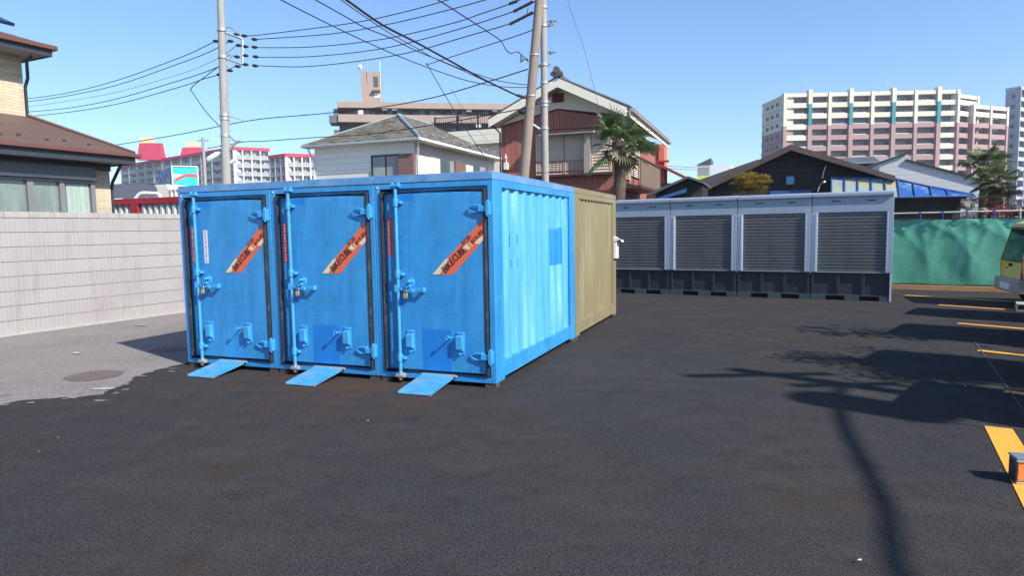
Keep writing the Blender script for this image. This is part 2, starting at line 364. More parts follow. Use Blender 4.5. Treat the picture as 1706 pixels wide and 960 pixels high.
# door leaf and its pieces (local: right front corner is the origin, x runs left)
door = B(-1.135, -.105, -.012, .03, .15, 2.045).build('door', M['blue'], blue, .006)
MB().box(-1.29, -1.136, .03, .05, .13, 2.06).box(-1.166, -.062, .035, .05, .10, 2.1).build('door_flange', M['blue'], blue)
MB().tube([(-1.30, .0, .137), (-.092, .0, .137), (-.092, .0, 2.065), (-1.30, .0, 2.065)], .0255, 8, closed=True).build('door_seal', M['rubber'], blue)
rod = MB().cyl((-1.10, -.055, .13), (-1.10, -.055, 2.14), .019, n=12).build('lock_rod', M['blue_hw'], blue)
for z in (1.955, 1.19, .28):
    bk = MB().box(-1.14, -1.035, -.068, -.012, z-.016, z+.016); bk.cyl((-1.10, -.055, z-.04), (-1.10, -.055, z+.04), .031, n=12); bk.build('rod_bracket', M['blue_hw'], rod, .003)
for z, s in ((2.135, 1), (.085, -1)):
    k = MB().box(-1.15, -1.05, -.085, -.012, z-.014, z+.014).cyl((-1.135, -.05, z-.02), (-1.135, -.05, z+.03), .018).cyl((-1.065, -.05, z-.02), (-1.065, -.05, z+.03), .018)
    k.build('keeper', M['blue_hw'] if s > 0 else M['galv'], blue, .003)
MB().cyl((-1.10, -.055, .04), (-1.10, -.055, .13), .021).build('rod_end', M['galv'], rod)
h = MB().prism([(-1.13, -.07, 1.055), (-.92, -.07, 1.05), (-.79, -.07, 1.045), (-.79, -.07, 1.005), (-.92, -.07, 1.012), (-1.13, -.07, 1.02)], (0, .008, 0))
h.cyl((-1.125, -.05, 1.0), (-1.125, -.05, 1.075), .028); h.box(-.80, -.788, -.07, -.012, 1.0, 1.05)
h.build('handle', M['blue_hw'], blue, .002)
c = MB().prism([(-.98, -.03, 1.04), (-.93, -.03, 1.05), (-.915, -.03, 1.10), (-.93, -.03, 1.135), (-.965, -.03, 1.145), (-.985, -.03, 1.12)], (0, .018, 0)).cyl((-.955, -.10, 1.115), (-.955, -.012, 1.115), .017).cyl((-.985, -.085, 1.045), (-.93, -.085, 1.07), .016)
c.prism([(-1.0, -.085, 1.06), (-.90, -.085, 1.03), (-.89, -.085, 1.0), (-.99, -.085, 1.01)], (0, .05, 0))
c.build('latch', M['blue_hw'], blue, .003)
for z in (1.868, .335):
    hb = MB().box(-.15, -.055, -.05, -.012, z-.03, z+.03).box(-.062, -.022, -.062, 0, z-.068, z+.068)
    hb.cyl((-.04, -.05, z-.085), (-.04, -.05, z+.085), .013)
    hb.tube([(-.15, -.03, z+.034), (-.205, -.03, z+.036), (-.25, -.03, z+.018), (-.275, -.03, z), (-.25, -.03, z-.018), (-.205, -.03, z-.036), (-.15, -.03, z-.034)], .0085, 6)
    hb.box(-.15, -.13, -.045, -.012, z-.04, z+.04)
    hb.build('hinge', M['blue_hw'], blue, .003)
for x in (-.982, -.392):
    vm = MB().box(x-.048, x+.048, -.017, -.012, .345, .585)
    vm.prism([(x-.036, -.017, .55), (x-.036, -.065, .54), (x-.036, -.065, .405), (x-.036, -.017, .37)], (.072, 0, 0))
    vm.box(x-.04, x+.03, -.026, -.017, .562, .578)
    vm.cyl((x, -.05, .352), (x, -.012, .352), .012)
    vm.build('vent_cover', M['blue_hw'], blue, .003)
MB().cyl((-.498, -.10, .523), (-.498, -.012, .523), .008, n=8).tube([(-.498+.018*math.cos(t*math.pi/5), -.105, .528+.024*math.sin(t*math.pi/5)) for t in range(8)], .006, 6).build('eye_bolt', M['blue_hw'], blue)
B(-1.36, -1.343, -.006, 0, 2.115, 2.13).build('bolt_head', M['white'], blue)
# banner with lettering
def q(u, v, k=-.0135): return FF.L(1, k, u, v)
ban = MB().prism([q(*p) for p in ((720.5, 457.5), (755, 457.5), (806, 399), (806, 363))], (0, -.0012, 0)).build('banner', M['orange'], blue)
for poly in ([(720.5, 457.4), (732, 457.3), (749.5, 432), (742.5, 431.5)], [(770, 414), (777, 406.5), (783.5, 405), (788, 408.5), (781, 416)], [(793, 401.5), (806, 390.5), (806, 399), (798, 407), (790, 405.5)]):
    MB().prism([q(u, v, -.0152) for u, v in poly], (0, -.0006, 0)).build('banner_patch', M['cream_p'], ban)
def text(name, body, parent, origin, xd, yd, size, m, sx=1.0, ext=.0006, bold=0.0):
    cu = bpy.data.curves.new(name, 'FONT'); cu.body = body; cu.size = size; cu.extrude = ext; cu.offset = bold
    cu.materials.append(m); o = bpy.data.objects.new(name, cu); C.objects.link(o); o.parent = parent
    xd = Vector(xd).normalized(); yd = Vector(yd).normalized(); zd = xd.cross(yd)
    mm = Matrix((xd*sx, yd, zd)).transposed().to_4x4(); mm.translation = origin
    o.matrix_local = mm; return o
def ttext(name, body, pa, pb, size, m, parent, length=None, bold=.0):
    a, b = q(*pa, -.0165), q(*pb, -.0165); xd = (b-a); ln = xd.length; xd.normalize(); yd = Vector((-xd.z, 0, xd.x))
    o = text(name, body, parent, a, xd, yd, size, m, 1, bold=bold)
    bpy.context.view_layer.update(); wd = o.dimensions.x/ (o.matrix_local.to_scale().x)
    mm = Matrix((xd*(ln/max(wd, .001)), yd, xd.cross(yd))).transposed().to_4x4(); mm.translation = a
    me = bpy.data.meshes.new_from_object(o.evaluated_get(bpy.context.evaluated_depsgraph_get())); bpy.data.objects.remove(o)
    me.transform(mm); me.materials.clear(); me.materials.append(m)
    o = bpy.data.objects.new(name, me); C.objects.link(o); o.parent = parent
    return o
ttext('lettering', 'BIKE', (742, 456), (758, 438), .105, M['ink'], ban, bold=.0022)
ttext('lettering', 'CUBE', (759, 437), (777.5, 418.5), .105, M['ink'], ban, bold=.0022)
ttext('lettering', '0120-', (772.5, 409), (786.5, 394.5), .066, M['ink'], ban)
ttext('lettering', '5-819-89', (783, 413), (805.5, 388), .066, M['ink'], ban)
# the three blue containers and what is individual about each
boxes = []
blab = ['blue bike container nearest the camera, its long ribbed side facing right', 'middle blue bike container, between the two other blue ones', 'blue bike container at the left end, beside the block wall']
for i in range(3):
    o = blue if i == 0 else copy_tree(blue)
    p = FF.o - A_dir*(CW*i); o.location = p; o.rotation_euler = (0, 0, CA)
    o['label'] = blab[i]; o['category'] = 'container'; o['group'] = 'blue bike containers side by side'
    boxes.append(o)
def sticker(parent, x, z0, z1, wd, m1, m2, n, y=.0285):
    s = B(x-wd/2, x+wd/2, y-.001, y, z0, z1).build('sticker', m1, parent); k = MB(); hh = (z1-z0)/n
    rnd = random.Random(n*7+int(x*100))
    for i in range(n):
        zc = z0+hh*(i+.5); a = wd*.30; b = hh*.32          # one blocky mark per sign
        for j in range(3): zz = zc-b+j*b; k.box(x-a*rnd.uniform(.5, 1), x+a*rnd.uniform(.5, 1), y-.0018, y-.001, zz-b*.18, zz+b*.18)
        xx = x+rnd.uniform(-.4, .4)*a; k.box(xx-wd*.05, xx+wd*.05, y-.0022, y-.0018, zc-b, zc+b)
    k.build('marks', m2, s); return s
sticker(boxes[2], -1.225, 1.30, 1.745, .062, M['red_st'], M['pink_st'], 5)
sticker(boxes[2], -.985, 1.30, 1.70, .062, M['white'], M['red_st'], 7, -.0125)
sticker(boxes[1], -1.225, 1.31, 1.76, .062, M['red_st'], M['pink_st'], 4)
sticker(boxes[0], -1.222, 1.38, 1.80, .055, M['orange'], M['ink'], 9)
for i, bx in enumerate(boxes):
    B(-1.07, -.90, -.0135, -.012, 1.975, 2.04).build('repainted_patch', M['blue_patch'], bx)
    if i < 2: B(-.84+(.0 if i == 0 else -.02), -.50, -.0135, -.012, .155, .60).build('repainted_patch', M['blue_patch'], bx)
# repaint and vent slots on the near long side
xx = -.0155
prof = [(1.985, 2.04), (2.10, 2.31), (2.31, 2.55)]
pt = MB()
y = .25; seg = []
while y < 2.8:
    for (a, b, da, db) in ((y, y+.285*.52, -.045, -.045), (y+.285*.52, y+.285*.62, -.045, -.016), (y+.285*.62, y+.285*.90, -.016, -.016), (y+.285*.9, y+.285, -.016, -.045)):
        a2, b2 = max(a, 1.98), min(b, 2.55)
        if b2 > a2: seg.append((a2, da+(db-da)*(a2-a)/(b-a), b2, da+(db-da)*(b2-a)/(b-a)))
    y += .285
v = []; f_ = []
for (a, da, b, db) in seg:
    n = len(v); z1 = 1.655+random.uniform(-.02, .02); v += [(da+.0015, a, 1.17), (db+.0015, b, 1.17), (db+.0015, b, z1), (da+.0015, a, z1)]; f_.append((n, n+1, n+2, n+3))
pt.add(v, f_).build('repainted_patch', M['blue_side_patch'], boxes[0])
for (yy, z0, z1) in ((.49, 1.46, 1.60), (.735, 1.49, 1.60), (.515, 1.23, 1.315), (.745, 1.225, 1.33)):
    B(-.045, -.0143, yy-.006, yy+.006, z0, z1).build('vent_slot', M['black'], boxes[0])
# drainage board under the side
kk = Fr(*( (FF.o+B_dir*(CL+.02)).xy ), CA)
kh = thing('storage_container', 'khaki storage container with a ribbed side, behind the blue ones', 'container', kk)
shell(kh, 2.86, M['khaki'], M['khaki'], M['khaki'], .205)
bxt = thing('leaflet_box', 'white leaflet box with open lid on the khaki container post', 'leaflet box', loc=FF.o+B_dir*5.85+A_dir*.002+Vector((0, 0, 1.09)), rotz=CA)
B(0, .055, -.10, .10, 0, .30).build('case', M['white'], bxt, .006)
B(.055, .058, -.08, .08, .03, .25).build('window', M['paper'], bxt)
MB().prism([(0, -.11, .31), (.13, -.11, .34), (.15, -.11, .30), (.13, -.11, .315), (0, -.11, .40)], (0, .22, 0)).build('lid', M['white'], bxt)
# padlocks
for i in range(3):
    o = FF.o-A_dir*(CW*i)
    p = o+A_dir*(-.985)-B_dir*.10+Vector((0, 0, .965))
    t = thing('padlock', ['brass padlock on the handle of the nearest blue container', 'brass padlock hanging on the middle blue container door', 'brass padlock on the leftmost blue container door'][i], 'padlock', loc=p, rotz=CA, group='brass padlocks on the container doors')
    B(-.024, .024, -.011, .011, -.03, .022).build('body', M['brass'], t, .004)
    MB().tube([(-.016, 0, .02), (-.016, 0, .045), (-.008, 0, .06), (.008, 0, .06), (.016, 0, .045), (.016, 0, .02)], .0042, 8).build('shackle', M['steel'], t)
# checker-plate ramps
for i in range(3):
    o = FF.o-A_dir*(CW*i)
    # local corners traced on the nearest ramp
    T = [FF.loc(gp(*p_)) for p_ in ((662, 657), (713, 660))]
    x0 = -.985; x1 = -.575
    t = thing('loading_ramp', ['blue checker plate ramp at the nearest blue container door', 'blue checker plate ramp at the middle blue container door', 'blue checker plate ramp at the leftmost blue container door'][i], 'ramp', loc=o, rotz=CA, group='ramps at the container doors')
    ya, yb, za, zb = -.50, -.012, .008, .115
    sk = -.0
    pl = MB().prism([(-.88, ya, za), (-.51, ya, za), (-.48, yb, zb), (-.85, yb, zb)], (0, .0, .006))
    n = 0
    for r_ in range(22):
        for c_ in range(14):
            fy = (r_+.5)/22; fx = -.862+c_*.0258+.03*fy
            yy = ya+(yb-ya)*fy; zz = za+(zb-za)*fy+.006
            s = 1 if (r_+c_) % 2 else -1
            pl.obox((fx, yy, zz+.0012), Vector((.009, .009*s, .0016*s)), Vector((-.0022*s, .0022, .0004)), Vector((0, 0, .0013)))
    pl.build('plate', M['ramp'], t)
    rl = MB()
    for xx_ in (-.88, -.516):
        rl.prism([(xx_, ya, za-.006), (xx_+.006, ya, za-.006), (xx_+.036, yb, zb-.03), (xx_+.03, yb, zb-.03)], (0, 0, .029))
    rl.build('side_flange', M['ramp'], t)
    MB().box(-.865, -.465, yb-.02, yb+.006, zb-.022, zb+.006).cyl((-.465, yb-.01, zb-.008), (-.44, yb-.01, zb-.008), .012).build('hook_bar', M['galv'], t, .002)

# ---------------------------------------------------------------- roller shutter units
SX, SY, SA = 7.9696, 14.0029, -0.5037
SW = 1.5703
sF = Fr(SX, SY, SA)
su = thing('shutter_unit', '', 'storage unit')
W = SW-.014
MB().box(-W, 0, 0.0, 1.9, .605, .62).box(-W, 0, .05, 1.9, 1.90, 2.232).box(-W, -W+.02, .02, 1.9, .62, 1.9).box(-.02, 0, .02, 1.9, .62, 1.9).box(-W, 0, 1.88, 1.9, .1, .605).build('body', M['silver'], su)
MB().box(-W, 0, .0, .05, 1.905, 2.232).build('header', M['silver'], su, .004)
MB().prism([(-W, -.068, 2.335), (-W, -.072, 2.30), (-W, -.055, 2.236), (-W, 1.9, 2.236), (-W, 1.9, 2.335)], (W, 0, 0)).build('roof', M['silver_lt'], su, .006)
for x in (-1.09, -.42): B(x-.085, x+.085, -.003, 0, 2.135, 2.158).build('vent_slot', M['base'], su)
for (a, b_) in ((-W, -W+.115), (-.125, 0)):
    pm = MB().box(a, b_, -.012, .05, .61, 1.902)
    if a < -.5: pm.box(b_-.045, b_, -.028, -.012, .61, 1.90)
    else: pm.box(a, a+.03, -.022, -.012, .61, 1.90)
    pm.build('pillar', M['silver_lt'] if a < -.5 else M['silver'], su, .004)
sh = MB(); n = 18; z0, z1 = .625, 1.90
for i in range(n):
    za = z0+(z1-z0)*i/n; zb_ = z0+(z1-z0)*(i+1)/n; k = .022
    sh.add([(-W+.10, .044, za), (-.11, .044, za), (-.11, .030, za+.010), (-W+.10, .030, za+.010), (-.11, .024, zb_-.016), (-W+.10, .024, zb_-.016), (-.11, .052, zb_-.012), (-W+.10, .052, zb_-.012)], [(0, 1, 2, 3), (3, 2, 4, 5), (5, 4, 6, 7)])
sh.box(-W+.10, -.11, .070, .09, z0, z1)
sh.build('shutter', M['slat'], su)
bs_m = MB().box(-W, 0, .075, 1.88, .10, .60).box(-W, 0, .02, .075, .565, .60)
bs_m.build('base', M['base'], su)
for x in (-W+.03, -1.02, -.535, -.055):
    rb = MB().box(x-.028, x+.028, .03, .075, .12, .565).box(x+.016, x+.032, .026, .03, .12, .565, 1)
    rb.build('base_rib', [M['base'], M['base_lt']], su)
MB().box(-W, 0, .022, .075, .10, .122).build('base_lip', M['base_lt'], su)
for x0_, x1_ in ((-1.42, -1.02), (-.95, -.57)):
    pass
for (a_, b_) in ((-W, -W+.30), (-.88, -.60), (-.22, 0)): MB().box(a_, b_, .0, .12, 0, .099).build('skid', M['base_lt'], su)
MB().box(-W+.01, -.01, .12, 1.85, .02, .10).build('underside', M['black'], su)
ul = ['grey roller shutter storage unit at the right end, beside the green tarp', 'grey roller shutter storage unit, second from the green tarp', 'grey roller shutter storage unit, third from the green tarp', 'grey roller shutter unit partly hidden by the khaki container']
sd_ = Vector((math.cos(SA), math.sin(SA), 0))
units = []
for i in range(4):
    o = su if i == 0 else copy_tree(su)
    o.location = sF.o-sd_*(SW*i); o.rotation_euler = (0, 0, SA)
    o['label'] = ul[i]; o['category'] = 'storage unit'; o['group'] = 'roller shutter storage units in a row'; units.append(o)
B(-.035, .0, -.012, .06, .0, .60).build('corner_post', M['silver_lt'], units[0])
for k in (1, 2):
    B(.0, .014, -.03, -.005, .575, .605).build('joint_bolt', M['brass'], units[k])

# ---------------------------------------------------------------- tarp fence and plank
TA = R(-31.9); tF = Fr(9.72, 17.04, TA)
tf = thing('tarp_fence', 'green tarp hung on a pale pipe rail with blue clips', 'fence', tF)
nx, nz = 260, 60; X0, X1 = -7.0, 6.0; ZT = 1.73
hooks = [-6.2, -5.1, -4.0, -3.0, -2.0, -1.05, -.05, .55, 1.02, 1.50, 2.05, 2.65, 3.6, 4.6, 5.5]
v = []
def tz(x, s):
    d = 0
    for i, hx in enumerate(hooks):
        r_ = math.hypot(x-hx, (1-s)*1.4); an = math.atan2(x-hx, (1-s)*1.6+.05)
        d += .024*math.exp(-abs(x-hx)*.9-(1-s)*.25)*(abs(math.sin(an*3.6+i*1.7))**.7)*min(1, r_*2.5)
    d += .020*math.sin(x*2.3+s*1.6)+.0016*math.sin(x*9+s*5+math.sin(s*4)*2)+.008*math.sin(x*1.3-s*5)+.0011*math.sin(x*23-s*9+2*math.sin(s*5))+.003*math.sin(x*5.1+s*9)
    return d
for j in range(nz+1):
    s = j/nz
    for i in range(nx+1):
        x = X0+(X1-X0)*i/nx
        sag = min(abs(x-hx) for hx in hooks)
        top = ZT-.05*min(1, sag*2)
        v.append((x, tz(x, s), .10+.012*math.sin(x*4)+(top-.10)*s))
tm = MB().add(v, [(j*(nx+1)+i, j*(nx+1)+i+1, (j+1)*(nx+1)+i+1, (j+1)*(nx+1)+i) for j in range(nz) for i in range(nx)])
to = tm.build('tarp', M['tarp'], tf)
so = to.modifiers.new('thick', 'SOLIDIFY'); so.thickness = .002
MB().cyl((X0, 0.02, 1.885), (X1, 0.02, 1.90), .022).build('rail', M['pipe'], tf)
for x in (-6.5, -2.1, 5.6, 2.55): MB().cyl((x, .10, 0), (x, .10, 1.95), .024).build('post', M['pipe'], tf)
for hx in hooks: MB().tube([(hx, .0, 1.70), (hx+.01, -.02, 1.80), (hx, .0, 1.925), (hx, .05, 1.90), (hx, .03, 1.80)], .010, 6).box(hx-.02, hx+.02, -.03, .06, 1.87, 1.92).build('clip', M['clipblue'], tf)
pk = Fr(9.72-.30*math.sin(-TA), 17.04-.30*math.cos(TA), TA)
tag(B(-5, 4.5, -.05, .0, 0.0, .115).build('timber_plank', M['wood'], None, .004, loc=tuple(pk.o), rotz=TA), 'long raw timber board along the foot of the green tarp', 'timber board')

# ---------------------------------------------------------------- wheel stops
p1_ = gp(1692, 808)
ws = thing('wheel_stop', 'metal framed wheel stop with orange reflector on the wide yellow line', 'wheel stop', loc=(p1_.x, p1_.y, 0), rotz=R(-14), group='wheel stops in the parking stalls')
MB().box(0, .60, .01, .12, 0, .165).build('block', mat('stop_metal', (.10, .10, .11), .35, .7), ws, .02)
MB().box(0.01, .59, .0, .01, .022, .138).build('reflector', mat('reflector_orange', (.70, .22, .05), .35, 0, .1, 60, bump=.4, bsc=120), ws, .003)
rim = MB().tube([(.0, .0, .012), (.0, .0, .15), (.60, .0, .15), (.60, .0, .012)], .0095, 8, closed=True); rim.box(.0, .60, .0, .12, .158, .172)
rim.build('rim', M['steel'], ws, .004)
p2_ = gp(1693, 519)
ws2 = thing('wheel_stop', 'grey hollow concrete wheel stop behind the yellow car', 'wheel stop', loc=(p2_.x, p2_.y, 0), rotz=R(-35), group='wheel stops in the parking stalls')
MB().box(0, .15, 0, .62, .0, .025).box(0, .15, 0, .62, .115, .14).box(0, .015, .0, .62, .025, .115).box(.135, .15, .0, .62, .025, .115).box(.015, .135, .2, .62, .025, .115).build('block', M['concrete'], ws2, .004)
# ---------------------------------------------------------------- cars
GL = mat('car_glass', (.015, .02, .022), .08, 0, .1, 2, spec=.7)
M['tyre'] = mat('tyre', (.015, .015, .016), .8); M['lens'] = mat('red_lens', (.30, .012, .02), .2); M['chrome'] = mat('chrome', (.6, .6, .6), .2, .9)
M['plastic'] = mat('grey_bumper', (.33, .33, .32), .6, 0, .15, 5)
def make_car(label, cat_, pos, ang, paint, st, width, wheels, group=None, bumper=None, glassx=None):
    # st: stations (x, z_low, z_belt, z_roof, narrow) rear to front
    t = thing('parked_car', label, cat_, loc=(pos[0], pos[1], 0), rotz=ang, group=group)
    hw = width/2
    def ring(s):
        x, zl, zb, zr, nr = s
        pts = [(x, hw*.86, zl), (x, hw*.98, zl+.10), (x, hw, (zl+zb)/2), (x, hw*.97, zb), (x, hw*nr, zr-.07), (x, hw*nr-.10, zr), ]
        return pts+[(a, -b, c) for a, b, c in pts[::-1]]
    # the body is lofted; the raked tail comes from stations whose upper points move forward
    mb = MB(); k = 12; n = len(st)
    v = []
    for s in st:
        rk = s[5] if len(s) > 5 else 0
        for (a, b, c) in ring(s[:5]):
            v.append((a+rk*max(0, (c-s[2]))/max(.01, s[3]-s[2]) if s[3]-s[2] > .02 else a, b, c))
    f = [tuple(range(k-1, -1, -1)), tuple((n-1)*k+i for i in range(k))]
    for i in range(n-1):
        for j in range(k): f.append((i*k+j, i*k+(j+1) % k, (i+1)*k+(j+1) % k, (i+1)*k+j))
    mb.add(v, f); bo = mb.build('body', paint, t, .02)
    def side(x0, x1, z0, z1, sgn, rake0, rake1, mt, name='side_window'):
        def pt(x, z):
            # half width at height z from the roof taper
            s = min(st, key=lambda q_: abs(q_[0]-x)); tt = (z-s[2])/max(.05, s[3]-.07-s[2]); y = hw*.97+(hw*s[4]-hw*.97)*max(0, min(1, tt))
            return (x, sgn*(y+.004), z)
        P = [pt(x0, z0), pt(x1, z0), pt(x1+rake1, z1), pt(x0+rake0, z1)]
        MB().prism(P, (0, sgn*.006, 0)).build(name, mt, t)
    for sgn in (1, -1):
        for (x0, x1, r0, r1) in glassx: side(x0, x1, st[2][2]+.03, st[2][3]-.13, sgn, r0, r1, GL)
        for wx in wheels:
            wh = MB().cyl((wx, sgn*(hw-.17), .29), (wx, sgn*(hw+.012), .29), .29, n=24).build('wheel', M['tyre'], t, .02)
            MB().cyl((wx, sgn*(hw-.02), .29), (wx, sgn*(hw+.018), .29), .185, n=20).cyl((wx, sgn*(hw), .29), (wx, sgn*(hw+.03), .29), .06, n=12).build('rim', M['galv'], wh)
            MB().cyl((wx, sgn*(hw-.05), .30), (wx, sgn*(hw+.006), .30), .335, n=24).build('wheel_arch', M['black'], t)
    return t
yp = mat('yellow_car_paint', (.70, .55, .10), .3, 0, .04, 2)
FRX, FRY, FRA = 9.86, 13.16, R(-22)
yst = [(.0, .30, .80, 1.50, .90, .16), (.25, .24, .82, 1.55, .90, .08), (1.2, .22, .84, 1.56, .88, 0), (2.2, .22, .86, 1.53, .86, -.05), (2.75, .22, .93, 1.0, .86, 0), (3.45, .24, .80, .86, .82, 0), (3.6, .30, .62, .68, .78, 0)]
yc = make_car('yellow hatchback with red tail lamp, cut off by the right edge', 'car', (FRX, FRY), FRA, yp, yst, 1.60, (.62, 2.95), glassx=[(.42, 1.15, .12, 0), (1.22, 2.2, 0, -.35)])
# tailgate window, lamps, handle and bumper on the rear face (which leans forward)
def rx(z): return .16*max(0, (z-.80)/.70)-.006
MB().prism([(rx(.84)-.004, .62, .84), (rx(.84)-.004, -.50, .84), (rx(1.40)-.004, -.48, 1.40), (rx(1.40)-.004, .56, 1.40)], (-.012, 0, 0)).build('rear_window', GL, yc, .01)
MB().tube([(rx(.82)-.01, .65, .82), (rx(.82)-.01, -.53, .82), (rx(1.42)-.01, -.51, 1.42), (rx(1.42)-.01, .59, 1.42)], .014, 6, closed=True).build('window_seal', M['rubber'], yc)
MB().prism([(rx(.47)-.01, -.62, .47), (rx(.47)+.05, -.802, .47), (rx(.86)+.05, -.795, .88), (rx(.86)-.01, -.62, .88)], (-.022, 0, 0)).build('tail_lamp', M['lens'], yc, .008)
MB().box(-.11, .10, -.74, .74, .26, .50).prism([(-.02, -.76, .28), (-.02, -.805, .30), (-.02, -.805, .52), (-.02, -.74, .55)], (.45, 0, 0)).build('bumper', M['plastic'], yc, .035)
MB().box(-.125, -.108, -.30, .30, .30, .42).build('number_plate', M['white'], yc, .004)
MB().cyl((.05, .12, .74), (-.03, .12, .74), .028).box(.02, .05, .40, .48, .66, .68).build('tailgate_handle', M['black'], yc)
MB().box(.26, .34, -.12, .12, 1.47, 1.50).build('high_brake_lamp', M['black'], yc, .004)
yc.scale = (1, 1, 1.07)
# cars just outside the frame whose shadows lie across the stalls
kst = [(.0, .30, .95, 1.60, .84, .06), (.2, .24, .97, 1.66, .84, .03), (1.2, .22, .98, 1.68, .84, 0), (2.3, .22, .98, 1.64, .84, -.1), (2.85, .22, .98, 1.06, .86, 0), (3.30, .24, .85, .90, .82, 0), (3.4, .30, .60, .66, .78, 0)]
rst = [(.0, .30, .62, .68, .80, 0), (.12, .24, .84, .90, .82, 0), (.62, .22, .97, 1.04, .86, 0), (1.30, .22, .98, 1.62, .84, .1), (2.2, .22, .98, 1.68, .84, 0), (3.2, .24, .96, 1.64, .84, 0), (3.4, .30, .90, 1.55, .80, -.08)]
def off_car(label, tip, hgt, ang, colr, group='cars parked nose in beyond the right edge', sh=0.0):
    Ls = hgt/math.tan(SUN_EL); p = Vector((tip[0]+math.cos(SUN_AZ)*Ls, tip[1]+math.sin(SUN_AZ)*Ls))
    pos = p-Vector((math.cos(ang), math.sin(ang)))*sh
    return make_car(label, 'car', pos, ang, mat('car_paint', colr, .3, .3, .02, 2), rst if sh else kst, 1.48, (.62, 2.75), group, glassx=[(1.35, 2.0, .1, 0), (2.05, 3.0, 0, -.05)] if sh else [(.3, 1.15, .05, 0), (1.25, 2.3, 0, -.3)])
off_car('silver kei car parked outside the right edge, nearest the yellow hatchback', (7.4, 12.65), 1.66, R(-42), (.5, .5, .52))
off_car('dark blue kei car parked outside the right edge, second from the hatchback', (5.95, 10.6), 1.66, R(-42), (.03, .05, .12))
off_car('white kei car parked outside the right edge, third from the hatchback', (4.1, 8.55), 1.9, R(-42), (.7, .7, .7))
off_car('red kei car parked outside the right edge, fourth from the hatchback', (3.5, 6.75), 1.9, R(-42), (.3, .02, .02))
# ---------------------------------------------------------------- block wall
wd = math.atan2(3.21, 1.55); wF = Fr(-8.53, 11.04, wd)
WH = 2.085
blk = brick('wall_block', (.335, .308, .297), (.10, .085, .075), 60, .248, .006, .03, .85, .6, .5, dirt=(.285, .255, .243))
_, N_, L_, bs_, out_, tc_, mix_, noise_, ramp_ = MATS['wall_block']
# vertical ribs pressed into the blocks
wv = N_.new('ShaderNodeTexWave'); wv.bands_direction = 'X'; wv.inputs['Scale'].default_value = 4.2; wv.inputs['Distortion'].default_value = 2.0; wv.inputs['Detail Scale'].default_value = 6; L_.new(tc_.outputs['Object'], wv.inputs[0])
bp2 = N_.new('ShaderNodeBump'); bp2.inputs['Strength'].default_value = .35; bp2.inputs['Distance'].default_value = .01; L_.new(wv.outputs[0], bp2.inputs['Height'])
old = bs_.inputs['Normal'].links[0].from_node; L_.new(old.outputs[0], bp2.inputs['Normal']); L_.new(bp2.outputs[0], bs_.inputs['Normal'])
grime('wall_block', (.17, .155, .145), .5, .52, .74, (4, 4, .5), 1.3)
wl = thing('block_wall', 'long pale concrete block wall with grey coping, left', 'wall', wF)
B(-11, 12.5, 0, .15, .0, 1.984).build('block_face', blk, wl)
cpm = MB(); x = -11.0
while x < 12.5: cpm.box(x+.003, min(x+.397, 12.5), -.012, .165, 1.985, WH); x += .4
cpm.build('coping', mat('coping', (.34, .32, .29), .85, 0, .15, 5, bump=.3), wl, .004)
MB().box(-1, 12.5, -.07, 0, 0, .035).build('footing', M['concrete'], wl)
# ---------------------------------------------------------------- brown roofed house on the left
hn = Vector((-math.sin(wd), math.cos(wd), 0)); ho = wF.o+hn*2.3
hF = Fr(ho.x, ho.y, wd)
tile = brick('house_tile', (.50, .41, .28), (.36, .30, .22), .30, .06, .006, .14, .8, .3)
M['roof_br'] = mat('roof_brown', (.105, .066, .052), .6, 0, .12, 2, bump=.3, bsc=12, stretch=(1, 1, 6))
M['fascia_br'] = mat('fascia_brown', (.13, .055, .042), .45, 0, .08, 3)
M['dkframe'] = mat('dark_fascia', (.032, .036, .045), .5, 0, .1, 3)
M['shutbox'] = mat('shutter_box', (.115, .115, .125), .5, 0, .06, 3)
M['frame_gr'] = mat('window_frame_grey', (.21, .20, .21), .45, .2, .06, 3)
M['curtain'] = mat('lace_curtain', (.34, .42, .37), .9, 0, .18, 3, stretch=(5, 5, .4))
M['soffit'] = mat('soffit', (.30, .28, .26), .8)
H = thing('brown_roof_house', 'tan tiled two storey house with brown roofs behind the block wall', 'house', hF)
xe = hF.L(1, 0, 183, 300).x; ze = hF.L(1, 0, 183, 262).z
X_L = -9.0
xu = hF.L(1, 0.35, 37, 120).x
MB().box(X_L, xe, 0, 6.5, 0, ze).build('wall', tile, H)
MB().box(X_L, xu, .35, 6.0, ze, 5.75).build('upper_wall', tile, H)
eo = .62
re = hF.L(1, -eo, 226, 260).x            # eave end
zr = hF.L(1, -eo, 226, 256).z
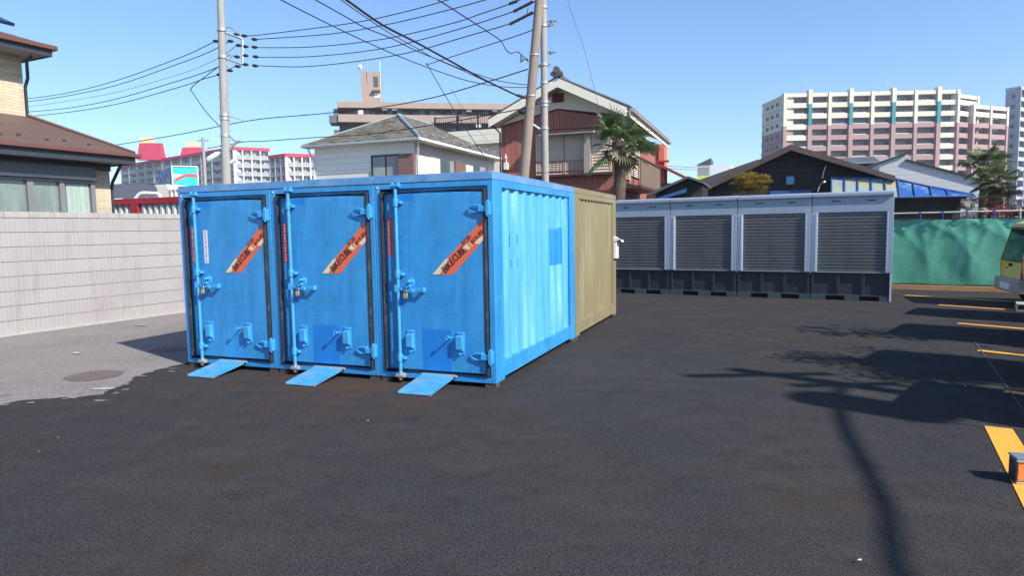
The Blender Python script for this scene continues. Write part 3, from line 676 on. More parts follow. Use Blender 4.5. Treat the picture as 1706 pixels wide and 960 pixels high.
# lower hip roof: front slope up to the upper wall
rt_x = xu+.02; rt_z = hF.L(1, .35, 37, 193).z
rm = MB()
hip = Vector((rt_x, .35, rt_z)); 
v = [(X_L, -eo, zr), (re, -eo, zr), (rt_x, .35, rt_z), (X_L, .35, rt_z), (re, 6.9, zr), (rt_x, 5.9, rt_z)]
v2 = [(a, b, c-.07) for a, b, c in v]
rm.add(v+v2, [(0, 1, 2, 3), (1, 4, 5, 2), (6, 9, 8, 7), (7, 8, 11, 10), (0, 6, 7, 1), (1, 7, 10, 4)])
rf = rm.build('lower_roof', M['roof_br'], H)
MB().tube([(re, -eo, zr+.02), (rt_x+.01, .34, rt_z+.03)], .035, 6).build('hip_cap', M['roof_br'], rf)
for (u, v_) in ((0, 224), (31, 225), (78, 233.5), (107, 235), (149, 242)):
    # snow guards on the slope plane (solve on the plane by stepping)
    best = None
    for k in range(60):
        y = -eo+(.35+eo)*k/59; p_ = hF.L(1, y, u, v_); zpl = zr+(rt_z-zr)*k/59
        if best is None or abs(p_.z-zpl) < best[0]: best = (abs(p_.z-zpl), p_)
    p_ = best[1]; MB().box(p_.x-.03, p_.x+.03, p_.y-.02, p_.y+.02, p_.z-.01, p_.z+.035).build('snow_guard', M['dkframe'], rf)
MB().box(X_L, re+.03, -eo-.09, -eo-.005, zr-.10, zr-.01).box(re+.005, re+.09, -eo-.09, 6.9, zr-.10, zr-.01).build('gutter', M['fascia_br'], H, .02)
MB().box(X_L, re-.04, -eo+.0, -eo+.03, zr-.25, zr-.08).box(re-.04, re-.01, -eo, 6.9, zr-.25, zr-.08).build('fascia', M['dkframe'], H)
MB().box(X_L, re-.05, -eo+.03, 0, zr-.23, zr-.19).box(xe, re-.05, 0, 6.8, zr-.23, zr-.19).build('soffit', M['soffit'], H)
MB().box(X_L, xe+.02, -.03, 0, ze-.32, ze-.05).build('frieze_board', mat('frieze', (.085, .075, .07), .6), H)
MB().tube([(re-.25, -.5, zr-.22), (re-.3, -.48, zr-.32), (xe+.07, .02, zr-.62), (xe+.06, .05, zr-.8), (xe+.06, .05, .1)], .035, 8).build('downpipe', M['dkframe'], H)
# shutter box and window on the ground floor
def hp(u, v, y=0): return hF.L(1, y, u, v)
sx1 = hp(161, 296, -.15).x; 
zs0, zs1 = hp(120, 294, -.16).z, hp(120, 276.5, -.16).z
MB().box(X_L+4, sx1, -.16, -.0, zs0, zs1).build('shutter_box', M['shutbox'], H, .006)
MB().box(X_L+4, sx1+.02, -.18, -.0, zs0-.06, zs0).build('shutter_rail', mat('rail_beige', (.38, .33, .29), .6), H)
wtop = zs0-.07; wx1 = hp(158, 320, -.06).x
wi = MB()
xs = [hp(u, 330, -.06).x for u in (154, 150, 109, 102, 56, 47)]
for (a, b_) in ((hp(160, 330, -.08).x, hp(153, 330, -.08).x), (hp(109.5, 330, -.08).x, hp(101, 330, -.08).x), (hp(58, 330, -.08).x, hp(47, 330, -.08).x), (hp(-10, 330, -.08).x, hp(-20, 330, -.08).x)):
    wi.box(min(a, b_), max(a, b_), -.08, -.0, .9, wtop)
wi.box(X_L+4, wx1, -.085, 0, wtop-.05, wtop); wi.box(X_L+4, wx1, -.085, 0, .85, .9)
wn_ = wi.build('window', M['frame_gr'], H)
MB().box(X_L+4.1, wx1-.05, -.012, -.004, .9, wtop-.05).build('pane', mat('curtained_glass', (.17, .21, .19), .15, 0, .25, 2.2, stretch=(4, 4, .5), spec=.8), wn_)
cu = MB(); v = []; n = 90; xa, xb = hp(148, 330, -.02).x, hp(111, 330, -.02).x
cx0, cx1 = min(xa, xb), max(xa, xb)
for i in range(n+1):
    x = cx0+(cx1-cx0)*i/n; v += [(x, -.03-.008*math.sin(i*.9), .9), (x, -.03-.008*math.sin(i*.9), wtop-.06)]
cu.add(v, [(2*i, 2*i+2, 2*i+3, 2*i+1) for i in range(n)]).build('curtain', M['curtain'], wn_)
# upper roof
eo2 = .62; ru = hF.L(1, .35-eo2, 86, 76); 
zr2 = ru.z; re2 = ru.x
pk_ = hF.L(1, 2.6, 0, 10)
v = [(X_L, .35-eo2, zr2), (re2, .35-eo2, zr2), (re2-2.2, 2.6, zr2+1.0), (X_L, 2.6, zr2+1.0), (re2, 6.6, zr2), (re2-2.2, 4.2, zr2+1.0)]
v2 = [(a, b, c-.07) for a, b, c in v]
ur = MB().add(v+v2, [(0, 1, 2, 3), (1, 4, 5, 2), (6, 9, 8, 7), (7, 8, 11, 10), (0, 6, 7, 1), (1, 7, 10, 4)]).build('upper_roof', M['roof_br'], H)
MB().box(X_L, re2+.05, .35-eo2-.08, .35-eo2, zr2-.10, zr2-.0).box(re2+.0, re2+.08, .35-eo2-.08, 6.6, zr2-.10, zr2-.0).build('gutter', M['fascia_br'], H, .02)
MB().box(X_L, re2-.03, .35-eo2+.0, .35-eo2+.03, zr2-.22, zr2-.08).box(re2-.03, re2, .35-eo2, 6.6, zr2-.22, zr2-.08).build('fascia', M['dkframe'], H)
MB().box(X_L, re2-.04, .35-eo2+.03, .35, zr2-.2, zr2-.17).box(xu, re2-.04, .35, 6.5, zr2-.2, zr2-.17).build('soffit', M['soffit'], H)
MB().tube([(re2-.3, -.1, zr2-.25), (re2-.35, .0, zr2-.33), (xu+.07, .30, zr2-.62), (xu+.06, .40, zr2-.8), (xu+.06, .40, rt_z)], .032, 8).build('downpipe', M['dkframe'], H)
MB().prism([(X_L, .62, zr2+.45), (hF.L(1, .62, 24, 47).x, .62, zr2+.46), (hF.L(1, .62, 24, 47).x-.25, 1.6, zr2+.92), (X_L, 1.6, zr2+.92)], (0, -.03, .06)).build('solar_panel', mat('solar', (.015, .04, .10), .2, .2), ur)
# ---------------------------------------------------------------- red and white containers behind the wall
M['cont_red'] = mat('container_red', (.36, .018, .03), .5, 0, .1, 3)
M['cont_white'] = mat('container_white', (.52, .54, .52), .55, 0, .1, 2)
rF = front_dist(225, 20, CA)
def far_cont(label, x0, x1):
    t = thing('freight_container', label, 'container', loc=rF.o, rotz=CA, group='white freight containers with red rails')
    zt = rF.L(1, 0, 225, 330.5).z
    fm = MB().box(x0, x1, 0, .08, zt-.17, zt).box(x0, x1, .0, .08, .0, .15)
    for xx in (x0, x1-.13): fm.box(xx, xx+.13, -.004, .08, 0, zt-.002)
    fm.build('frame', M['cont_red'], t, .004)
    c = MB(); v = []; x = x0+.13
    while x < x1-.13:
        for dx, y in ((0, .10), (.09, .10), (.13, .045), (.20, .045), (.235, .10)): v.append((min(x+dx, x1-.13), y))
        x += .235
    vv = []
    for a, b in v: vv += [(a, b, .15), (a, b, zt-.17)]
    c.add(vv, [(2*i, 2*i+2, 2*i+3, 2*i+1) for i in range(len(v)-1)]); c.build('side_panel', M['cont_white'], t)
    MB().box(x0, x1, .101, 2.4, .1, zt-.03).build('body', M['cont_white'], t)
    return t
far_cont('white freight container with red rails, left one above the wall', -6.1, -.01)
far_cont('white freight container with red rails, beside the blue containers', .01, 6.07)

# ---------------------------------------------------------------- grey tiled roof and cream building with duct, blue sign
M['slate'] = mat('slate_roof', (.075, .08, .09), .75, 0, .12, 3, bump=.4, bsc=10, stretch=(1, 1, 5))
M['cream'] = mat('cream_wall', (.76, .71, .58), .8, 0, .05, 1.2)
M['white_w'] = mat('white_wall', (.60, .60, .58), .75, 0, .05, 1.2)
gF = front_dist(235, 30, CA)
t = thing('hip_roof_house', 'small house with a dark slate hip roof behind the red container', 'house', gF)
a_, b_, c_, d_ = gF.L(1, 0, 160, 333), gF.L(1, 0, 268, 326), gF.L(1, 2.6, 235, 304), gF.L(1, 2.6, 160, 308.5)
MB().add([a_, b_, c_, d_, (b_.x, 5.5, b_.z), (c_.x, 3.2, c_.z)], [(0, 1, 2, 3), (1, 4, 5, 2)]).build('roof', M['slate'], t)
MB().box(a_.x, b_.x-.5, .5, 5, 0, b_.z-.05).build('wall', M['white_w'], t)
dF = front_dist(262, 27, CA)
t = thing('utility_building', 'low cream utility building below the blue billboard', 'building', dF)
p0, p1 = dF.L(1, 0, 262, 318), dF.L(1, 0, 277, 307)
q0 = dF.L(1, 0, 310, 312)
MB().prism([(p0.x, 0, 0), (p0.x, 0, p0.z+.1), (p0.x-.15, 0, p1.z), (p1.x, 0, p1.z), (p1.x+.1, 0, p0.z+.05), (q0.x, 0, p0.z+.0), (q0.x, 0, 0)], (0, 3, 0)).build('wall', M['cream'], t)
mb = MB()
for i in range(6): mb.box(p1.x+.25+i*.22, p1.x+.29+i*.22, -.05, -.01, p0.z-.4, p0.z+.0)
mb.box(p1.x+.2, p1.x+1.5, -.05, -.01, p0.z+.0, p0.z+.05); mb.build('railing', M['white'], t)
o = MB().tube([at(226, 331, 26), at(232, 323.5, 26), at(238, 321.5, 26), at(262, 322.5, 26), at(266, 326, 26), at(267, 331, 26), at(267, 345, 26)], .07, 8).build('drain_duct', M['white_w'])
tag(o, 'bent white duct over the red container beside the slate roof', 'duct')
# billboard
bF = front_dist(286, 45, R(20))
p_ = at(286, 277, 45); p_b = at(286, 316, 45)
bb = thing('billboard', 'box billboard on a post, dark blue lettered face and cyan face with red ribbon', 'billboard', loc=(p_.x, p_.y, 0))
zt, zb = p_.z, at(286, 315, 45).z
lA, rA = R(20), R(-20)
lf = Fr(p_.x, p_.y, R(180-55)); rf_ = Fr(p_.x, p_.y, R(22))
lw = abs(lf.L(1, 0, 263, 285).x); rw = rf_.L(1, 0, 329, 283).x
M['bb_blue'] = mat('billboard_blue', (.015, .09, .42), .5, 0, .05, 2); M['bb_cyan'] = mat('billboard_cyan', (.03, .52, .72), .5, 0, .04, 2); M['bb_red'] = mat('billboard_red', (.75, .10, .08), .5)
M['bb_pale'] = mat('billboard_pale', (.45, .72, .78), .5)
def onf(fr, x, z, off=0):  # point of a face in billboard coordinates
    return Vector((fr.c*x-fr.s*off, fr.s*x+fr.c*off, z))
L0, L1 = onf(lf, 0, 0), onf(lf, lw, 0); R0, R1 = onf(rf_, 0, 0), onf(rf_, rw, 0)
core = MB().prism([(0, 0, zb), (L1.x, L1.y, zb), (L1.x+R1.x, L1.y+R1.y, zb), (R1.x, R1.y, zb)], (0, 0, zt-zb)).build('box', M['bb_cyan'], bb)
MB().prism([onf(lf, .0, zb, .02), onf(lf, lw, zb, .02), onf(lf, lw, zt, .02), onf(lf, .0, zt, .02)], onf(lf, 0, 0, .01)).build('lettered_face', M['bb_blue'], bb)
rfn = onf(rf_, 0, 0, -.012)
def rpoly(pts, m, name, k=1):
    P = []
    for u, v_ in pts:
        l = rf_.L(1, 0, u, v_); P.append(onf(rf_, l.x, l.z, -.012*k))
    return MB().prism(P, rfn*.5).build(name, m, bb)
rpoly([(287, 303), (295, 296), (309, 289.5), (318, 289.5), (329, 290), (329, 295.5), (318, 294.5), (309, 294.5), (298, 300), (288, 304.5)], M['bb_red'], 'ribbon', 1)
rpoly([(287, 289), (298, 290), (305, 289.5), (300, 293), (292, 296), (287, 297)], M['bb_pale'], 'pale_swash', 1)
rpoly([(287, 312), (287, 305), (300, 302), (318, 305), (329, 304), (329, 314)], M['bb_cyan'], 'lower_band', 1)
fr_m = MB()
for (a, b) in ((onf(rf_, 0, zb, -.02), onf(rf_, 0, zt, -.02)), (onf(rf_, 0, zt, -.02), onf(rf_, rw, zt, -.02)), (onf(rf_, rw, zt, -.02), onf(rf_, rw, zb, -.02))): fr_m.cyl(a, b, .045, n=6)
fr_m.build('frame', M['white'], bb)
# lettering on the blue face: script letters with a red spot, drawn with strokes
def lp(u, v_, k=.05): l = lf.L(1, 0, u, v_); return onf(lf, l.x, l.z, k)
st_ = MB()
for s_ in ([(267.5, 303), (270, 292), (274, 302), (276.5, 290)], [(279, 296), (277.5, 299), (278.5, 302), (280.5, 300)], [(280.5, 296), (280.8, 302.5)], [(283, 297), (282.8, 303)], [(284.6, 291), (284.4, 303)]):
    st_.tube([lp(*p) for p in s_], .045, 6)
st_.build('lettering', M['white'], bb)
MB().cyl(lp(278, 293.5, .03), lp(278, 293.5, .06), .14, n=14).build('red_spot', M['bb_red'], bb)
MB().cyl((L1.x*.5+R1.x*.5, L1.y*.5+R1.y*.5, 0), (L1.x*.5+R1.x*.5, L1.y*.5+R1.y*.5, zb), .18).build('post', M['galv'], bb)

# ---------------------------------------------------------------- apartment block builder
M['win'] = mat('window_glass', (.06, .075, .085), .2, 0, .3, .8, spec=.6)
M['win_lt'] = mat('window_curtained', (.25, .27, .27), .4, 0, .25, .8)
M['apt_red'] = mat('apartment_red', (.52, .04, .09), .6, 0, .05, .3)
M['apt_cream'] = mat('apartment_cream', (.50, .48, .43), .8, 0, .05, .3)
M['apt_white'] = mat('apartment_white', (.62, .61, .59), .8, 0, .05, .3)
M['apt_yel'] = mat('apartment_pale_yellow', (.62, .60, .36), .8)
M['rail_d'] = mat('rail_grey', (.22, .22, .22), .6)
def facade(t, frm, x0, x1, y0, floors, z0, fh, cols, mp_, mb_, mw, slab=.18, para=1.0, depth=1.4, colw=.35, railed=False, base_floor=0, seed=1, winlim=100, mrow=None, mcol=None, glassmesh=True):
    """gallery facade in the local plane y = y0, recess behind; cols = list of column x"""
    rnd = random.Random(seed)
    bw = MB().box(x0, x1, y0+depth, y0+depth+.3, 0, z0+floors*fh).build('recess_wall', mw, t)
    for k in range(floors+1):
        z = z0+k*fh
        if k < floors:
            if mrow is None:
                b_ = MB().box(x0, x1, y0+.06, y0+depth, z-slab, z)
                if railed:
                    b_.box(x0, x1, y0+.02, y0+.06, z, z+.12); b_.box(x0, x1, y0+.02, y0+.06, z+para-.06, z+para)
                    x = x0
                    b_.box(x0, x1, y0+.035, y0+.045, z+.1, z+para-.06, 1)
                else: b_.box(x0, x1, y0, y0+.10, z-slab-.02, z+para)
                b_.build('balcony', [mp_, M['rail_d']] if railed else mp_, t)
    wins = []
    for k in range(base_floor, floors):
        for (a, b) in zip(cols[:-1], cols[1:]):
            if len(wins) >= winlim: break
            w_ = b-a; z = z0+k*fh
            wm = MB(); r1 = rnd.uniform(.1, .3)
            wm.box(a+w_*.14, a+w_*.46, y0+depth-.05, y0+depth-.012, z+.05, z+2.05, rnd.choice((0, 1)))
            wm.box(a+w_*.50, a+w_*.86, y0+depth-.05, y0+depth-.012, z+.05, z+2.05, rnd.choice((0, 1)))
            wm.box(a+w_*.465, a+w_*.495, y0+depth-.06, y0+depth-.012, z+.05, z+2.05, 2)
            wins.append(wm.build('window', [M['win'], M['win_lt'], M['white_w']], t))
    for i, c in enumerate(cols):
        mt = mcol[i] if mcol else mp_
        MB().box(c-colw/2, c+colw/2, y0-.08, y0+depth, 0, z0+floors*fh+.02).build('column', mt, t)
    return bw
# far white apartments with red roofs
aF = front_dist(395, 230, R(50))      # corner nearest; left face runs away to the left
t = thing('apartment_block', 'long white apartment block with a red parapet and red roof towers', 'building', aF)
# left face: local frame turned so that x runs along the face to the left
lfF = Fr(aF.o.x, aF.o.y, R(180-38)); rfF = Fr(aF.o.x, aF.o.y, R(30))
zc = lfF.L(1, 0, 395, 243).z
xl = lfF.L(1, 0, 200, 270).x
def sub(fr): # an Empty-free way to build in another orientation: transform meshes into thing space
    return fr
def build_at(mb, fr, base, name, m, t, bev=0):
    T = []
    for (x, y, z) in mb.v:
        wx = fr.o.x+fr.c*x-fr.s*y; wy = fr.o.y+fr.s*x+fr.c*y
        p = base.loc((wx, wy, z)); T.append((p.x, p.y, p.z))
    mb.v = T; return mb.build(name, m, t, bev)
def wing(t, base, fr, x0, x1, ztop, fh, nfl, nb, mwall, mpar, mroof, seed, sgn=1, depth=1.3, floors_seen=6, thick=11, railed=True, roofh=1.1, wins=True):
    rnd = random.Random(seed); s = sgn
    def bx(mb, a, b, y0, y1, z0, z1, mi=0): mb.box(min(a, b), max(a, b), min(s*y0, s*y1), max(s*y0, s*y1), z0, z1, mi)
    m1 = MB(); bx(m1, x0, x1, depth, thick, 0, ztop-.1); build_at(m1, fr, base, 'wall', mwall, t)
    m2 = MB(); bx(m2, x0-.3, x1+.3, -.1, thick+.2, ztop-roofh, ztop); build_at(m2, fr, base, 'roof_parapet', mroof, t)
    cols = [x0+(x1-x0)*i/nb for i in range(nb+1)]
    for i in range(len(cols)):
        m3 = MB(); bx(m3, cols[i]-.22, cols[i]+.22, -.02, depth, 0, ztop-roofh); build_at(m3, fr, base, 'column', mpar, t)
    for k in range(nfl):
        z = ztop-roofh-fh*(k+1)
        m4 = MB(); bx(m4, x0, x1, .03, depth, z-.2, z); bx(m4, x0, x1, .03, .10, z-.25, z+.10)
        bx(m4, x0, x1, .05, .08, z+.10, z+1.02, 1); bx(m4, x0, x1, .03, .10, z+1.0, z+1.10)
        build_at(m4, fr, base, 'balcony', [mpar, M['bal_grey']], t)
        if wins and k < floors_seen:
            for i in range(nb):
                a, b = cols[i], cols[i+1]; w_ = b-a
                m5 = MB(); bx(m5, a+w_*.12, a+w_*.42, depth-.06, depth-.01, z+.0, z+2.0, rnd.choice((0, 1))); bx(m5, a+w_*.52, a+w_*.88, depth-.06, depth-.01, z+.3, z+2.0, rnd.choice((0, 0, 1)))
                bx(m5, a+w_*.45, a+w_*.48, depth-.08, depth-.01, z, z+2.0, 2)
                build_at(m5, fr, base, 'window', [M['win'], M['win_lt'], M['white_w']], t)
M['bal_grey'] = mat('balcony_panel', (.34, .345, .34), .7, 0, .08, .3)
wing(t, aF, lfF, 0, xl, zc, 2.8, 9, 12, M['apt_cream'], M['apt_white'], M['apt_red'], 3, -1, floors_seen=6, thick=10)
xr_ = rfF.L(1, 0, 448, 250).x
wing(t, aF, rfF, 0, xr_, zc, 2.8, 9, 4, M['apt_white'], M['apt_white'], M['apt_red'], 4, 1, depth=1.0, floors_seen=6, thick=10)
def tank(t, base, us, vs_, us2, vs2, Y):
    a, b = at(us[0], vs_[1], Y), at(us[1], vs_[1], Y); a2, b2 = at(us[0]+4, vs_[0], Y), at(us[1]-6, vs_[0], Y)
    v = []
    D = 2
    for (l, r_) in ((a, b), (a2, b2)):
        ins = 0 if l is a else 1.2
        for (p, dy) in ((l, ins*.3), (r_, ins*.3), (r_, D), (l, D)):
            q_ = base.loc((p.x, p.y+dy, p.z-1 if l is a else p.z)); v.append(tuple(q_))
    MB().add(v, [(0, 1, 5, 4), (1, 2, 6, 5), (2, 3, 7, 6), (3, 0, 4, 7), (4, 5, 6, 7)]).build('roof_tower', M['apt_red'], t)
    a, b = at(us2[0], vs2[1], Y+3), at(us2[1], vs2[1], Y+3); zt = at(us2[0], vs2[0], Y+3).z
    v = [tuple(base.loc((x, y, z))) for z in (a.z-1, zt) for (x, y) in ((a.x, Y+3), (b.x, Y+3), (b.x, Y+4), (a.x, Y+4))]
    MB().add(v, [(0, 1, 5, 4), (1, 2, 6, 5), (2, 3, 7, 6), (3, 0, 4, 7), (4, 5, 6, 7)]).build('tank_room', M['apt_yel'], t)
tank(t, aF, (227, 273), (238, 262), (234, 256), (228, 240), 262)
tank(t, aF, (299, 338), (245, 256), (310, 329), (236, 247), 252)
a2F = front_dist(480.6, 215, R(50)); l2 = Fr(a2F.o.x, a2F.o.y, R(180-38)); r2 = Fr(a2F.o.x, a2F.o.y, R(24))
t2 = thing('apartment_block', 'shorter white apartment block with red parapet beside the white hip roof house', 'building', a2F)
z2 = l2.L(1, 0, 480.6, 254.5).z
wing(t2, a2F, l2, 0, l2.L(1, 0, 448, 258).x, z2, 2.8, 8, 3, M['apt_cream'], M['apt_white'], M['apt_red'], 5, -1, floors_seen=5, thick=9)
wing(t2, a2F, r2, 0, r2.L(1, 0, 530, 260).x, z2, 2.8, 8, 4, M['apt_white'], M['apt_white'], M['apt_red'], 6, 1, depth=1.0, floors_seen=5, thick=9)

# ---------------------------------------------------------------- brown apartment with stair tower
M['tan'] = mat('tan_tile_wall', (.34, .255, .21), .75, 0, .05, .5)
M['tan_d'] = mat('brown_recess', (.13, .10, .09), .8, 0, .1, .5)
kF = front_dist(570, 98, R(9))
t = thing('apartment_block', 'brown tiled apartment block with a tall stair tower and a dish on top', 'building', kF)
K = lambda u, v_, y=0: kF.L(1, y, u, v_)
xe_ = K(900, 172).x; zt = K(570, 169).z; x0_ = .0
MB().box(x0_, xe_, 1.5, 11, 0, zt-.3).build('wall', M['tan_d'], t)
MB().box(x0_-.1, xe_, -.1, 11.2, zt-.85, zt).build('roof_parapet', M['tan'], t)
fh = 2.95; zf = K(600, 203).z
for k in range(6):
    z = zf-k*fh
    MB().box(x0_, xe_, .0, .12, z, z+1.08).box(x0_, xe_, .12, 1.5, z, z+.18).build('balcony', M['tan'], t)
    for i in range(12):
        a = x0_+1+i*(xe_-x0_-1)/12; w_ = (xe_-x0_-1)/12
        if k > 2: break
        MB().box(a+.2, a+w_*.42, 1.42, 1.49, z+.25, z+2.25, i % 2).box(a+w_*.46, a+w_*.80, 1.42, 1.49, z+.25, z+2.25, (i+1) % 2).build('window', [M['win'], M['win_lt']], t)
    if k < 3: MB().box(-1.3, 0, .3, 3.5, z-.1, z+.95).box(-.7, 0, .5, 3.5, z+.95, z+1.9).build('end_balcony', M['tan_d'] if k else M['shutbox'], t)
for (u, v_) in ((641, 181), (657, 181), (781, 183), (824, 183), (601, 187), (797, 209)):
    p_ = K(u, v_, .5); MB().box(p_.x-.36, p_.x+.36, .2, .5, p_.z-.30, p_.z+.30).cyl((p_.x-.1, .19, p_.z), (p_.x-.1, .2, p_.z), .2).build('air_conditioner', M['white'], t)
a, b = K(601, 119, 1.5), K(636, 170, 1.5)
tw = MB().box(a.x, b.x, 1.5, 6, b.z-1, a.z).build('stair_tower', M['tan'], t)
c, d = K(622, 127, 1.49), K(630, 144.5, 1.49)
MB().box(c.x, d.x, 1.46, 1.50, d.z, c.z).build('tower_window', M['win'], tw)
c, d = K(620, 150, 1.4), K(634, 153, 1.4); MB().box(c.x, d.x, .9, 1.5, d.z-.0, c.z).build('canopy', M['tan_d'], tw)
MB().box(c.x+.3, d.x-.15, 1.46, 1.50, d.z-.8, d.z-.1).build('vent_grille', M['white'], tw)
p_ = K(599, 112, 1.3); MB().cyl((p_.x, .9, p_.z), (p_.x+.08, 1.1, p_.z), .02, .38, 16).cyl((p_.x+.08, 1.1, p_.z), (a.x+.2, 1.7, a.z-.4), .05).build('dish', M['white'], t)
p_ = K(613, 135, 1.3); ah = MB().cyl((p_.x, 1.3, p_.z), (p_.x, 1.3, K(612, 90, 1.3).z), .035, n=6)
for dz, l_ in ((-.2, .7), (-.6, .9), (-1.3, .6), (-2.2, .9)):
    zz = K(612, 90, 1.3).z+dz; ah.cyl((p_.x-l_, 1.3, zz), (p_.x+l_, 1.3, zz), .02, n=6)
ah.build('antenna', M['galv'], t)
MB().cyl((b.x-.1, 1.44, b.z-.5), (b.x-.1, 1.44, a.z+1.5), .05, n=6).build('lightning_rod', M['white'], t)
p_ = K(655, 168.5, 3); MB().box(p_.x-.7, p_.x+.8, 2, 4, zt-.1, zt+.35).build('roof_hatch', M['white'], t)

# ---------------------------------------------------------------- cream building with a black railing
cF = front_dist(833, 45, CA)
t = thing('cream_building', 'cream clad flat roof building with black roof railing behind the hip roof', 'building', cF)
K = lambda u, v_, y=0: cF.L(1, y, u, v_)
zt = K(800, 216).z; xa = K(700, 222).x; xb = K(850, 214).x
zl = K(790, 240).z
clad = brick('cream_cladding', (.74, .69, .56), (.44, .41, .34), 6, .42, .02, .03, .7, .3)
MB().box(xa, xb, .0, 6, zl, zt).build('upper_wall', clad, t)
MB().box(xa, xb+.0, .7, 6, 0, zl).build('wall', M['cream'], t)
rl = MB(); zr1 = K(770, 192.5).z; zb1 = zt+.05; xs_ = K(724, 200).x; xe1 = K(834, 190).x
x = xs_
while x < xe1: rl.box(x, x+.025, .05, .075, zb1, zr1); x += .16
rl.box(xs_, xe1, .04, .085, zr1-.05, zr1); rl.box(xs_, xe1, .04, .085, zb1, zb1+.04)
for x in (xs_, xs_+1.7, xs_+3.2): rl.box(x-.05, x+.05, .03, .11, zt, zr1+.05)
rl.build('roof_railing', M['cable'], t)

# ---------------------------------------------------------------- white house with a hip roof
wF2 = front_dist(695, 33, CA); wF2 = Fr(wF2.o.x, wF2.o.y, CA)
siding = brick('white_siding', (.84, .82, .76), (.56, .55, .50), 9, .30, .012, .02, .7, .25)
stucco = mat('white_stucco', (.62, .60, .55), .85, 0, .04, .8, bump=.2, bsc=80)
M['moss'] = mat('mossy_shingles', (.058, .050, .034), .9, 0, .6, 3.2, bump=.9, bsc=9, col2=(.165, .15, .115), sc2=1.6, lo2=.44, hi2=.56, stretch=(1.2, 1.2, 9))
t = thing('hip_roof_house', 'white two storey house with a mossy grey hip roof', 'house', wF2)
K = lambda u, v_, y=0: wF2.L(1, y, u, v_)
Kx = lambda u, v_, x=0: wF2.L(0, x, u, v_)
xl = K(524, 250).x; yb_ = Kx(823, 262).y
ze = Kx(700, 232).z-.12
MB().box(xl, 0, 0, yb_, 0, ze).build('wall', stucco, t)
MB().box(xl+.02, -.02, -.03, 0, K(600, 287).z, ze-.02).build('front_siding', siding, t)
eo = .55
ef = K(503, 241, -eo); er = Kx(702, 228.5, eo)
zE = Kx(702, 229, eo).z
x1, x0 = eo, K(503, 241, -eo).x
apx = wF2.L(0, (x0+x1)/2, 663, 192)
y1 = yb_+eo; ya = min(max(apx.y, 2.5), 6.5); zA = wF2.L(1, ya, 663, 192).z; xA = wF2.L(1, ya, 663, 192).x
print('hip apex', apx, xA, ya, zA, 'eave', zE, x0, yb_)
yb2 = max(ya+.6, y1-3.2)
v = [(x0, -eo, zE), (x1, -eo, zE), (x1, y1, zE), (x0, y1, zE), (xA, ya, zA), (xA, yb2, zA)]
rm = MB().add(v+[(a, b, c-.05) for a, b, c in v[:4]], [(0, 1, 4), (1, 2, 5, 4), (2, 3, 5), (3, 0, 4, 5), (0, 6, 7, 1), (1, 7, 8, 2), (6, 9, 8, 7)])
rf = rm.build('roof', M['moss'], t)
MB().tube([(x1, -eo, zE+.03), (xA, ya, zA+.04)], .09, 6).tube([(x0, -eo, zE+.02), (xA, ya, zA+.03)], .04, 6).tube([(xA, ya, zA+.04), (xA, yb2, zA+.04)], .08, 6).build('ridge_cap', mat('copper_green', (.24, .30, .29), .5), rf)
for i in range(9):
    y_ = 1+i*1.2; MB().box(x1-.9, x1-.75, y_, y_+.25, zE+.9*(zA-zE)/(x1-xA)-.02, zE+.9*(zA-zE)/(x1-xA)+.05).build('snow_guard', M['galv'], rf)
MB().box(x0-.02, x1+.02, -eo-.10, -eo-.005, zE-.14, zE-.02).build('gutter', mat('gutter_grey', (.30, .33, .35), .5), t, .02)
MB().box(x1+.005, x1+.12, -eo-.10, y1, zE-.15, zE-.02).build('gutter', M['white'], t, .02)
MB().box(x0, x1, -eo, 0, zE-.14, zE-.10).box(0, x1, 0, y1, zE-.14, zE-.10).build('soffit', M['cream'], t)
MB().tube([(x1-.1, -eo+.1, zE-.15), (.12, .0, zE-.75), (.1, .1, zE-1.0), (.1, .1, 0)], .05, 8).build('downpipe', M['white'], t)
MB().tube([(x0+.3, -eo+.05, zE-.15), (xl+.0, -.1, zE-.8), (xl-.0, -.1, 0)], .05, 8).build('downpipe', M['white'], t)
a, b = K(623, 259), K(667, 300)
wi = MB().box(a.x-.12, b.x+.05, -.10, -.03, b.z-.3, a.z+.0).build('window', M['dkframe'], t)
mid = K(645, 280).x
MB().box(a.x, mid-.05, -.115, -.102, b.z, a.z-.1).box(mid+.05, b.x-.03, -.115, -.102, b.z, a.z-.1).build('pane', M['win_lt'], wi)
brd = brick('red_brown_siding', (.20, .11, .09), (.12, .065, .055), 9, .14, .012, .05, .65, .3)
c = K(693, 256); MB().box(b.x+.06, c.x, -.28, -.03, b.z-.3, c.z).build('shutter_case', brd, t, .005)
def sidebox(u0, u1, vt, m, dx, name='shutter'):
    p, q_ = Kx(u0, vt, dx), Kx(u1, vt, dx); return MB().box(.0, dx, p.y, q_.y, p.z-1.45, p.z).build(name, m, t)
sidebox(718, 733, 262, M['cream'], .04); sidebox(734, 749, 265.5, M['win'], .03, 'window'); sidebox(749.5, 759, 268, M['win_lt'], .05, 'window'); sidebox(760, 776, 269, brd, .18)
sidebox(789, 799, 275, M['win'], .03, 'window'); sidebox(799.5, 811, 277, M['win_lt'], .04, 'window'); sidebox(812, 822, 279, brd, .15)

